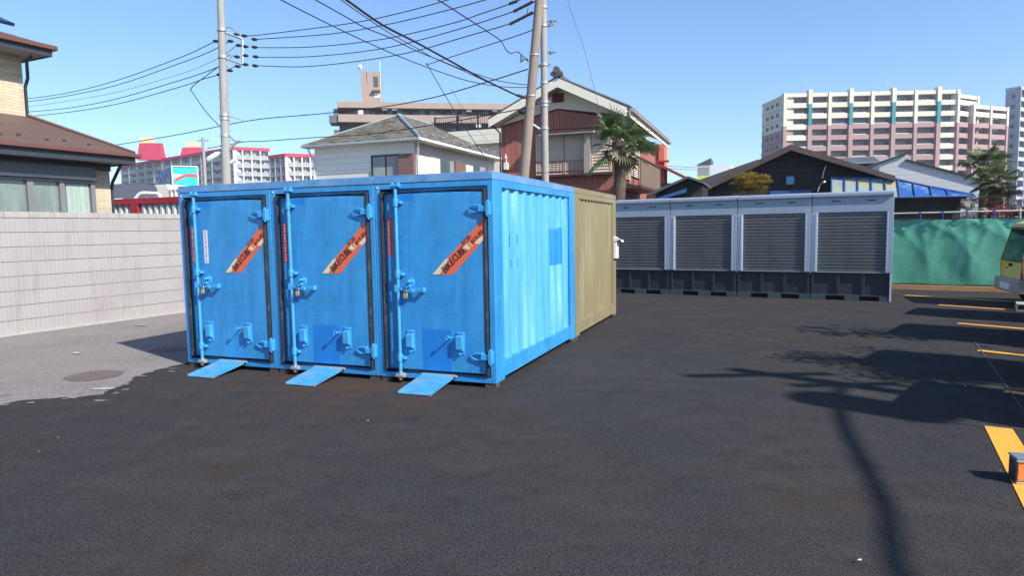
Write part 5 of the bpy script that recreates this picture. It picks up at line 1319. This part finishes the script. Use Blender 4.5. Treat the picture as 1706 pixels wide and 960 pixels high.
fan_palm('taller fan palm rising behind the lower palm near the right edge', p_.x, p_.y, at(1640, 272, 26).z, .95, .15, 22, 15)
def bush(name, label, cat_, c, rx, ry, rz, n, m, ls, layers=None, trunk=None, group=None, seed=1, part='foliage'):
    rnd = random.Random(seed); t = thing(name, label, cat_, loc=(c[0], c[1], 0), group=group)
    mb = MB()
    clumps = []
    for i in range(layers or 22):
        th = rnd.uniform(0, 6.28); ph = rnd.uniform(-1, 1); r_ = rnd.uniform(.45, .92)
        clumps.append(Vector((math.cos(th)*math.sqrt(1-ph*ph)*rx*r_, math.sin(th)*math.sqrt(1-ph*ph)*ry*r_, ph*rz*r_)))
    for i in range(n):
        q_ = rnd.choice(clumps); s = .30
        p = q_+Vector((rnd.gauss(0, rx*s*.6), rnd.gauss(0, ry*s*.6), rnd.gauss(0, rz*s*.32)))
        if (p.x/rx)**2+(p.y/ry)**2+(p.z/rz)**2 > 1.25: continue
        a = rnd.uniform(0, 6.28); e = Vector((math.cos(a), math.sin(a), rnd.uniform(-.5, .3)))*ls; g_ = Vector((-math.sin(a), math.cos(a), rnd.uniform(-.6, .6)))*ls*.55
        p = p+Vector((0, 0, c[2]))
        mb.add([p-e*.5, p+g_*.5, p+e*.5, p-g_*.5], [(0, 1, 2, 3)])
    mb.build(part, m, t, smooth=False)
    tr = MB()
    if trunk:
        tr.tube([(0, 0, 0), (.05, .02, c[2]*.5), (0, 0, c[2])], [trunk, trunk*.8, trunk*.5], 8)
        for q_ in clumps[:10]: tr.tube([(0, 0, c[2]-rz*.6), (q_.x*.5, q_.y*.5, c[2]+q_.z*.5-rz*.1), (q_.x, q_.y, c[2]+q_.z)], [trunk*.4, trunk*.25, trunk*.1], 5)
        tr.build('trunk', M['palm_tr'], t)
    return t
M['maple'] = leafmat('maple_leaf', (.42, .27, .04), (.13, .16, .03), 2.5, tr=.35)
M['dkleaf'] = leafmat('dark_leaf', (.02, .035, .014), (.045, .06, .025), 2.5)
M['redleaf'] = leafmat('reddish_leaf', (.10, .05, .022), (.05, .05, .02), 2.5)
p_ = at(1248, 305, 20)
bush('maple_tree', 'rounded golden green maple crown in front of the dark barn', 'tree', (p_.x, p_.y, p_.z), .62, .6, .34, 5200, M['maple'], .055, 30, .05, seed=4)
p_ = at(1680, 318, 24)
bush('topiary_tree', 'dark clipped cloud pruned tree right of the palms', 'tree', (p_.x, p_.y, p_.z), .50, .5, .27, 5200, M['dkleaf'], .04, 40, .05, seed=6)
p_ = at(1652, 334, 22)
bush('garden_bush', 'low brown green rounded bush under the palms, above the tarp', 'bush', (p_.x, p_.y, p_.z), .52, .5, .28, 2600, M['redleaf'], .05, 24, .05, seed=8)
p_ = at(1695, 340, 23)
bush('garden_bush', 'dark green bush at the right edge behind the tarp rail', 'bush', (p_.x+.2, p_.y, p_.z-.1), .7, .6, .42, 3000, M['dkleaf'], .06, 24, .05, seed=10)
bush('garden_hedge', 'dark evergreen hedge behind the palms at the right edge', 'hedge', (19.0, 27, 1.45), 2.6, .8, .75, 9000, M['dkleaf'], .09, 60, .06, seed=17)
p_ = at(1612, 332, 23)
bush('garden_bush', 'dark shrub between the lean-to roof and the fan palms', 'bush', (p_.x, p_.y, p_.z-.1), .45, .4, .34, 2600, M['dkleaf'], .05, 24, .05, seed=31)
M['azalea'] = leafmat('azalea_flower', (.45, .04, .12), (.10, .06, .03), 6)
p_ = at(1662, 347, 21)
bush('azalea_bush', 'pink flowering azalea bush just above the tarp rail', 'bush', (p_.x, p_.y, p_.z-.08), .62, .35, .17, 2600, M['azalea'], .045, 30, .04, seed=12)
p_ = at(1608, 342, 20.5)
rk = MB(); rnd = random.Random(5)
def rock(c, s, seed):
    rnd = random.Random(seed); mb = MB(); v = []
    n, k = 12, 8
    for j in range(k+1):
        ph = -math.pi/2+math.pi*j/k
        for i in range(n):
            th = 2*math.pi*i/n; r_ = 1+rnd.uniform(-.22, .22)
            v.append((s[0]*r_*math.cos(ph)*math.cos(th), s[1]*r_*math.cos(ph)*math.sin(th), s[2]*r_*math.sin(ph)))
    mb.add(v, [(j*n+i, j*n+(i+1) % n, (j+1)*n+(i+1) % n, (j+1)*n+i) for j in range(k) for i in range(n)])
    return mb
rm_ = mat('rock_pale', (.24, .19, .15), .9, 0, .3, 4, bump=.8, bsc=12, col2=(.12, .10, .08), sc2=3)
for (u, v_, Y, s, lab) in ((1608, 342, 20.5, (.13, .12, .11), 'pale craggy garden rock between the lean-to roof and the palms'), (1638, 352, 20.6, (.14, .13, .10), 'small brown garden rock below the azalea')):
    p_ = at(u, v_, Y); o = rock(None, s, u).build('garden_rock', rm_, loc=(p_.x, p_.y, p_.z), smooth=False); tag(o, lab, 'rock')
# garden bank holding up the rocks and shrubs
gb = Fr(11.5, 20.2, R(-31.9))
o = MB().prism([(-1.6, 0, 0), (-1.2, 0, 1.72), (0, 0, 1.76), (9, 0, 1.78), (9, 0, 0)], (0, 8, 0)).build('garden_bank', mat('garden_earth', (.05, .04, .03), .95, 0, .3, 3, bump=.5, bsc=20), loc=tuple(gb.o), rotz=gb.a); o['kind'] = 'structure'

# ---------------------------------------------------------------- utility poles
def upole(label, bot, top, r0, r1, group='concrete utility poles', m=None):
    t = thing('utility_pole', label, 'utility pole', loc=(bot.x, bot.y, 0), group=group)
    d = top-Vector((bot.x, bot.y, 0))
    MB().tube([(0, 0, 0), d*.5, d], [r0, (r0+r1)/2, r1], 14).build('shaft', m or M['pole'], t)
    return t
def axis_pt(ub, vb, ut, vt, Y, z):  # the pole leans: world point at height z on the traced line
    a, b = at(ub, vb, Y), at(ut, vt, Y); k = (z-a.z)/(b.z-a.z); return a+(b-a)*k
YL = 28
b = axis_pt(377.5, 300, 367.5, 0, YL, 0); tp = axis_pt(377.5, 300, 367.5, 0, YL, 12.6)
LP = upole('tall pale utility pole with cross arms and street lamps, left', b, tp, .20, .13)
def lpt(u, v_, Y=YL): return at(u, v_, Y)-Vector((b.x, b.y, 0))
xa = MB()
xa.tube([lpt(366, 51), lpt(374, 53.5), lpt(400, 63), lpt(405, 66)], .055, 6).tube([lpt(404, 65), lpt(405, 86), lpt(404, 107)], .05, 6).tube([lpt(404, 107), lpt(376, 97), lpt(366, 95)], .05, 6)
xa.tube([lpt(366, 95), lpt(376, 97)], .07, 6); xa.build('cross_arm', M['galv'], LP)
for (u, v_) in ((394, 57), (407, 59), (424, 65), (409, 77), (424, 78), (409, 92), (426, 94), (409, 107), (425, 109), (360, 68), (384, 68), (366, 124), (398, 75), (395, 94), (383, 117), (396, 110)):
    MB().tube([lpt(u-5, v_-.6), lpt(u-2, v_), lpt(u+2, v_+.3), lpt(u+5, v_+.6)], [.03, .065, .065, .03], 7).build('insulator', M['cable'], LP)
cb = MB()
for pts in ([(374, 50), (378, 45), (386, 46), (394, 56)], [(377, 88), (384, 84), (390, 78), (400, 75)], [(377, 117), (388, 112), (396, 110)], [(378, 95), (384, 90), (388, 92), (380, 100)], [(377, 107), (382, 115), (396, 109)], [(376, 85), (380, 92), (377, 99)]):
    cb.tube([lpt(*p) for p in pts], .018, 5)
cb.build('jumper_wire', M['cable_g'], LP)
band = MB()
for v_ in (50, 95, 192, 198, 226): 
    p = lpt(369.5+(v_-50)*.031, v_); band.cyl(p+Vector((0, 0, -.05)), p+Vector((0, 0, .05)), .19, n=12)
band.build('steel_band', M['galv'], LP)
for i in range(22):
    v_ = 130+i*8; p = lpt(370+(v_-50)*.034, v_); s = 1 if i % 2 else -1; MB().cyl(p, p+Vector((.27*s, 0, 0)), .012, n=5).build('step_bolt', M['galv'], LP)
MB().tube([lpt(377, 256, YL), lpt(386, 244, YL), lpt(397, 234, YL)], .06, 8).cyl(lpt(396, 234.5), lpt(403, 236), .05).build('stay_arm', M['galv'], LP)
MB().tube([lpt(383, 193.5), lpt(400, 198), lpt(408, 202)], .03, 6).build('bracket', M['galv'], LP)
lm = MB().tube([lpt(345, 266), lpt(349, 264), lpt(361, 257), lpt(365, 254)], [.06, .11, .11, .06], 8).tube([lpt(365, 254), lpt(375, 255)], .03, 6); lm.build('street_lamp', M['white'], LP)
lm = MB().tube([lpt(382, 272), lpt(385, 271), lpt(392, 266), lpt(393, 265)], [.05, .08, .08, .05], 8); lm.build('street_lamp', M['white'], LP)
# far thin pole
b2 = axis_pt(342, 305, 338, 229, 70, 0); t2_ = axis_pt(342, 305, 338, 229, 70, at(338, 229, 70).z)
FP = upole('thin far utility pole left of the tall pale pole', b2, t2_, .2, .15)
MB().cyl((t2_-Vector((b2.x, b2.y, 0)))-Vector((.6, 0, .3)), (t2_-Vector((b2.x, b2.y, 0)))-Vector((-.6, 0, .3)), .06).build('cross_arm', M['galv'], FP)
# middle pair
Y2 = 20.5; M['pole_w'] = mat('pole_brown_concrete', (.25, .205, .165), .9, 0, .15, 5, bump=.2, bsc=30, stretch=(1, 1, .15))
b = axis_pt(875, 270, 898.5, 0, Y2, 0); tp = axis_pt(875, 270, 898.5, 0, Y2, 10.6)
P2 = upole('leaning brown grey utility pole, the left one of the pair', b, tp, .165, .125, 'utility poles beside the red brown house', M['pole_w'])
def lp2(u, v_, Y=Y2): return at(u, v_, Y)-Vector((b.x, b.y, 0))
MB().tube([lp2(872, 97), lp2(880, 100), lp2(888, 101)], .03, 6).cyl(lp2(881, 100)-Vector((0, 0, .04)), lp2(881, 100)+Vector((0, 0, .04)), .05).build('bracket', M['galv'], P2)
for v_ in (92, 160): u = 898.5-(v_)*.087; MB().cyl(lp2(u, v_)-Vector((0, 0, .02)), lp2(u, v_)+Vector((0, 0, .02)), .158, n=14).build('steel_band', M['galv'], P2)
for pts in ([(848, 6), (862, 1)], [(855, 19), (873, 10), (888, 2)], [(849, 40), (866, 33), (888, 20)], [(861, 158), (875, 162)]):
    MB().tube([lp2(pts[0][0]+(pts[-1][0]-pts[0][0])*k/8, pts[0][1]+(pts[-1][1]-pts[0][1])*k/8) for k in range(9)], [.02+.028*(1 if k % 2 else .75) for k in range(9)], 7).build('insulator', M['cable'], P2)
MB().tube([lp2(880, 12), lp2(878, 22), lp2(882, 26), lp2(885, 18)], .012, 5).tube([lp2(868, 92), lp2(868, 104), lp2(871, 100), lp2(873, 94)], .02, 5).build('jumper_wire', M['cable'], P2)
MB().tube([lp2(864, 184), lp2(871, 187), lp2(876, 183)], [.05, .09, .05], 8).build('cable_closure', M['cable'], P2)
Y3 = 23
b = axis_pt(908.5, 280, 905, 0, Y3, 0); tp = axis_pt(908.5, 280, 905, 0, Y3, 11.2)
P3 = upole('straight grey utility pole, the right one of the pair', b, tp, .125, .105, 'utility poles beside the red brown house')
def lp3(u, v_, Y=Y3): return at(u, v_, Y)-Vector((b.x, b.y, 0))
bd = MB(); ac = MB()
for v_ in (12, 43, 108, 138, 170, 176, 214): u = 905+v_*.0125; bd.cyl(lp3(u, v_)-Vector((0, 0, .035)), lp3(u, v_)+Vector((0, 0, .035)), .14, n=14)
bd.build('steel_band', M['galv'], P3)
for (v_, l_) in ((42, .35), (36, .45), (108, .22), (170, .22), (88, .4), (52, -.2), (110, -.30), (172, -.25), (215, -.2)):
    u = 905+v_*.0125; MB().cyl(lp3(u, v_), lp3(u, v_)+Vector((l_, 0, .02)), .022, n=6).cyl(lp3(u, v_)+Vector((l_*.6, 0, -.04)), lp3(u, v_)+Vector((l_*.6, 0, .05)), .05, n=8).build('fitting', M['cable_g'], P3)
MB().tube([lp3(886, 206), lp3(895, 212), lp3(903, 217)], .035, 6).build('stay_arm', M['white'], P3)
MB().tube([lp3(901, 170), lp3(902.5, 212), lp3(903, 280)], .022, 5).build('riser_cable', M['cable_g'], P3)
# pole behind the frame on the right; its shadow falls on the asphalt
b = Vector((10.0, .6, 0)); OP = upole('utility pole with a transformer beyond the right side of the lot', b, Vector((10.05, .6, 8.3)), .15, .11, 'concrete utility poles')
MB().cyl((-.55, -.45, 6.55), (-.55, -.45, 7.25), .30, n=20).box(-.5, -.1, -.35, -.2, 6.6, 6.7).build('transformer', M['galv'], OP, .02)
MB().box(-.9, .7, -.05, .05, 7.9, 8.0).box(-.5, .6, -.05, .05, 7.3, 7.38).build('cross_arm', M['galv'], OP)

# ---------------------------------------------------------------- cables
def crom(P, n=7):
    out = []
    for i in range(len(P)-1):
        p0, p1, p2, p3 = P[max(i-1, 0)], P[i], P[i+1], P[min(i+2, len(P)-1)]
        for k in range(n):
            t = k/n; out.append(.5*((2*p1)+(p2-p0)*t+(2*p0-5*p1+4*p2-p3)*t*t+(3*p1-p0-3*p2+p3)*t**3))
    return out+[P[-1]]
def cable(label, pts, y0, y1, r, m=None, name='power_cable', group='overhead cables'):
    n = len(pts); W_ = []
    us = [abs(p[0]-pts[0][0])+abs(p[1]-pts[0][1]) for p in pts]
    for p, s in zip(pts, us): W_.append(at(p[0], p[1], y0+(y1-y0)*s/us[-1]))
    base = W_[0]
    o = MB().tube([p-base for p in crom(W_)], r, 6).build(name, m or M['cable'], loc=tuple(base))
    return tag(o, label, 'cable', group)
G = 'cables running left from the pale pole'
cable('topmost cable leaving the pale pole to the left', [(363, 66), (340, 77.5), (300, 95.6), (200, 132), (120, 153), (41, 164.5), (-40, 168)], 28, 40, .017, group=G)
cable('second cable from the top leaving the pale pole to the left', [(384, 67), (363, 79), (340, 90), (300, 105), (200, 140), (120, 158), (41, 169.5), (-40, 172)], 28, 40, .017, group=G)
cable('thin pale cable between the upper and lower pairs left of the pale pole', [(363, 97), (340, 108), (300, 123), (200, 152), (120, 167), (41, 178), (-40, 184)], 28, 40, .010, M['cable_g'], group=G)
cable('fourth cable from the top leaving the pale pole to the left', [(366, 110), (340, 120.5), (300, 133.5), (200, 163), (120, 179), (41, 186.5), (-40, 190)], 28, 40, .017, group=G)
cable('lowest cable leaving the pale pole to the left', [(366, 124), (340, 131), (300, 144.5), (200, 172), (120, 186), (41, 194), (-40, 197)], 28, 40, .017, group=G)
cable('kinked drop cable hanging left of the pale pole', [(365, 110), (345, 125), (319, 146), (323, 157), (345, 188), (368, 212), (392, 236)], 28, 28.3, .017)
G = 'cables from the pale pole to the middle poles'
cable('topmost cable from the pale pole to the middle poles', [(409, 59.5), (440, 57), (547, 43.6), (609, 34), (680, 18), (744, 0), (800, -17), (893, -48)], 28, 20.6, .016, group=G)
cable('second cable from the top between the pale pole and the middle poles', [(426, 65), (440, 64.3), (552, 56), (642, 41), (738, 18.5), (806, 0), (893, -26)], 28, 20.6, .016, group=G)
cable('third cable from the top between the pale pole and the middle poles', [(426, 78), (440, 79), (524, 77.5), (637, 65), (749.5, 39.5), (800, 23), (848, 6.5), (893, -12)], 28, 20.6, .016, group=G)
cable('fourth cable from the top between the pale pole and the middle poles', [(428, 94), (440, 95), (524, 93.5), (637, 80.5), (749.5, 52.5), (856, 18.5), (893, 1)], 28, 20.6, .016, group=G)
cable('lowest sagging cable between the pale pole and the middle poles', [(428, 108.5), (440, 109.5), (510, 110.6), (609, 100), (693, 84.5), (778, 60), (848, 39.5), (893, 20)], 28, 20.6, .016, group=G)
cable('cable bending at a joint and dropping to the hip roof', [(892, 48), (850, 63), (791.7, 81.6), (716, 106), (712, 107.5), (713.2, 110), (752, 176), (792, 239), (812, 268)], 20.6, 30, .016)
cable('long cable crossing from the leaning pole behind the pale pole', [(879, 115), (806, 138), (721, 162.5), (637, 178), (538, 189), (440, 197.5), (384, 206.5), (300, 223.5), (187, 242.5), (120, 252)], 20.6, 34, .018)
cable('low cable from the leaning pole over the hip roof to the pale pole', [(876, 180), (806, 193), (721, 208), (609, 224), (524, 229), (440, 235), (405, 236.5), (345, 247.5)], 20.6, 30, .017)
G = 'cables coming down from the top left to the leaning pole'
cable('leftmost cable coming down from the top edge to the leaning pole', [(438, -18), (469.5, 0), (552.5, 42), (637, 81.6), (707, 110), (778, 134), (834, 143.8), (878, 145.5)], 12.5, 20.5, .0115, group=G)
cable('wavy cable coming down between the leftmost one and the bundle', [(495, -18), (527, 0), (575, 27), (609, 46), (651, 63), (693, 84), (735, 101), (778, 118), (834, 135), (878, 141)], 12.5, 20.5, .0115, group=G)
cable('thick cable bundle coming down to the leaning pole', [(548, -20), (578, 0), (637, 41), (693, 70), (749.5, 101), (806, 132), (862, 159), (876, 163.5)], 12.5, 20.5, .024, group=G)
cable('messenger cable with spiral hangers under the thick bundle', [(540, -22), (572, 2), (600, 22), (634, 45), (658, 60), (693, 79), (720, 95), (749.5, 108), (790, 126), (862, 160)], 12.5, 20.5, .0095, group=G)
cable('slack service cable dropping to the bracket of the leaning pole', [(703, -16), (731, 0), (778, 30), (815, 54), (834, 67.5), (843, 82), (851, 88.5), (862, 86), (872, 94), (879, 99)], 13, 20.5, .014)
cable('thin drop cable over the middle of the brown apartment', [(749, 148), (755, 153), (768, 176), (790, 207), (814, 237)], 24, 30, .008, M['cable_g'])
cable('pale guy wire slanting down to the palm', [(940, -25), (946, 0), (958, 38), (972, 78), (987, 135), (1005, 213)], 17, 22, .007, mat('guy_wire', (.30, .27, .25), .6), 'guy_wire')
for i, (v0_, v1_) in enumerate(((275, 280), (279, 283.5))):
    cable(['upper', 'lower'][i]+' faint far cable over the red sloping roof', [(1095, v0_), (1130, v0_+2.5), (1180, v1_)], 60, 70, .03, M['cable_g'])
# spiral hangers
for i in range(16):
    pass
# heavy sagging bundle on the pole beyond the right side of the lot
Ps = [Vector(q_) for q_ in ((10.0, .6, 7.3), (9.72, .55, 7.15), (9.35, .30, 6.98), (8.86, -.48, 6.85), (8.42, -1.95, 6.9), (8.22, -2.95, 7.1), (8.12, -4.7, 7.5), (8.0, -8, 8.3), (7.9, -11, 9.0))]
Ps = [p for p in Ps]
o = MB().tube([p-Ps[0] for p in crom(Ps)], .045, 8).build('power_cable', M['cable'], loc=tuple(Ps[0])); tag(o, 'heavy black cable bundle leaving the transformer pole', 'cable')
# street tree beyond the frame whose branches shade the lot
tt = thing('street_tree', 'sparse branched tree beyond the right edge of the lot', 'tree', loc=(9.3, 6.3, 0))
rnd = random.Random(21); tr = MB(); lf_ = MB()
tr.tube([(0, 0, 0), (.05, .05, 1.6), (-.05, .1, 3.0), (.05, .15, 4.4)], [.14, .12, .08, .04], 10)
for i in range(16):
    z = 2.4+i*.15; a = rnd.uniform(0, 6.28); l_ = rnd.uniform(.7, 1.5)*(1-.03*i); e = Vector((math.cos(a), math.sin(a), rnd.uniform(.1, .5)))*l_
    p = Vector((0, .1, z)); tr.tube([p, p+e*.5+Vector((0, 0, .05)), p+e], [.035, .022, .008], 5)
    for k in range(30):
        q_ = p+e*rnd.uniform(.5, 1.05)+Vector((rnd.gauss(0, .12), rnd.gauss(0, .12), rnd.gauss(0, .09))); s = rnd.uniform(.05, .09)
        u_ = Vector((rnd.uniform(-1, 1), rnd.uniform(-1, 1), rnd.uniform(-1, 1))).normalized()*s; v_ = u_.cross(Vector((rnd.uniform(-1, 1), rnd.uniform(-1, 1), .3))).normalized()*s*.6
        lf_.add([q_-u_, q_+v_, q_+u_, q_-v_], [(0, 1, 2, 3)])
tr.build('trunk', M['palm_tr'], tt); lf_.build('crown', M['dkleaf'], tt, smooth=False)

bush('shadow_tree', 'small leafy tree added beyond the right edge to feather the shadows of the parked cars', 'tree', (7.35, 5.0, 3.2), 1.15, 1.05, .75, 1500, M['dkleaf'], .10, 26, .08, seed=44, part='crown')  # unseen tree, added so its leaves break up the boxy car shadow
bush('shadow_tree', 'slender leafy tree added for its shadow beyond the right edge, beside the transformer pole', 'tree', (8.9, 3.0, 4.3), .9, .9, .9, 900, M['dkleaf'], .10, 20, .07, seed=45, part='crown')  # second unseen tree, added for more leafy shadow on the lot
if HAZE:
    hz = bpy.data.materials.new('haze_air'); hz.use_nodes = True; hn = hz.node_tree; hn.nodes.clear()
    pv = hn.nodes.new('ShaderNodeVolumePrincipled'); ho_ = hn.nodes.new('ShaderNodeOutputMaterial'); hn.links.new(pv.outputs[0], ho_.inputs['Volume'])
    pv.inputs['Density'].default_value = HAZE; pv.inputs['Color'].default_value = (.82, .90, 1, 1); pv.inputs['Anisotropy'].default_value = .3
    o = MB().box(-200, 300, -30, 330, -1.1, 62).build('haze', hz, smooth=False); o['kind'] = 'stuff'; o['label'] = 'thin haze in the air over the lot and the far blocks'
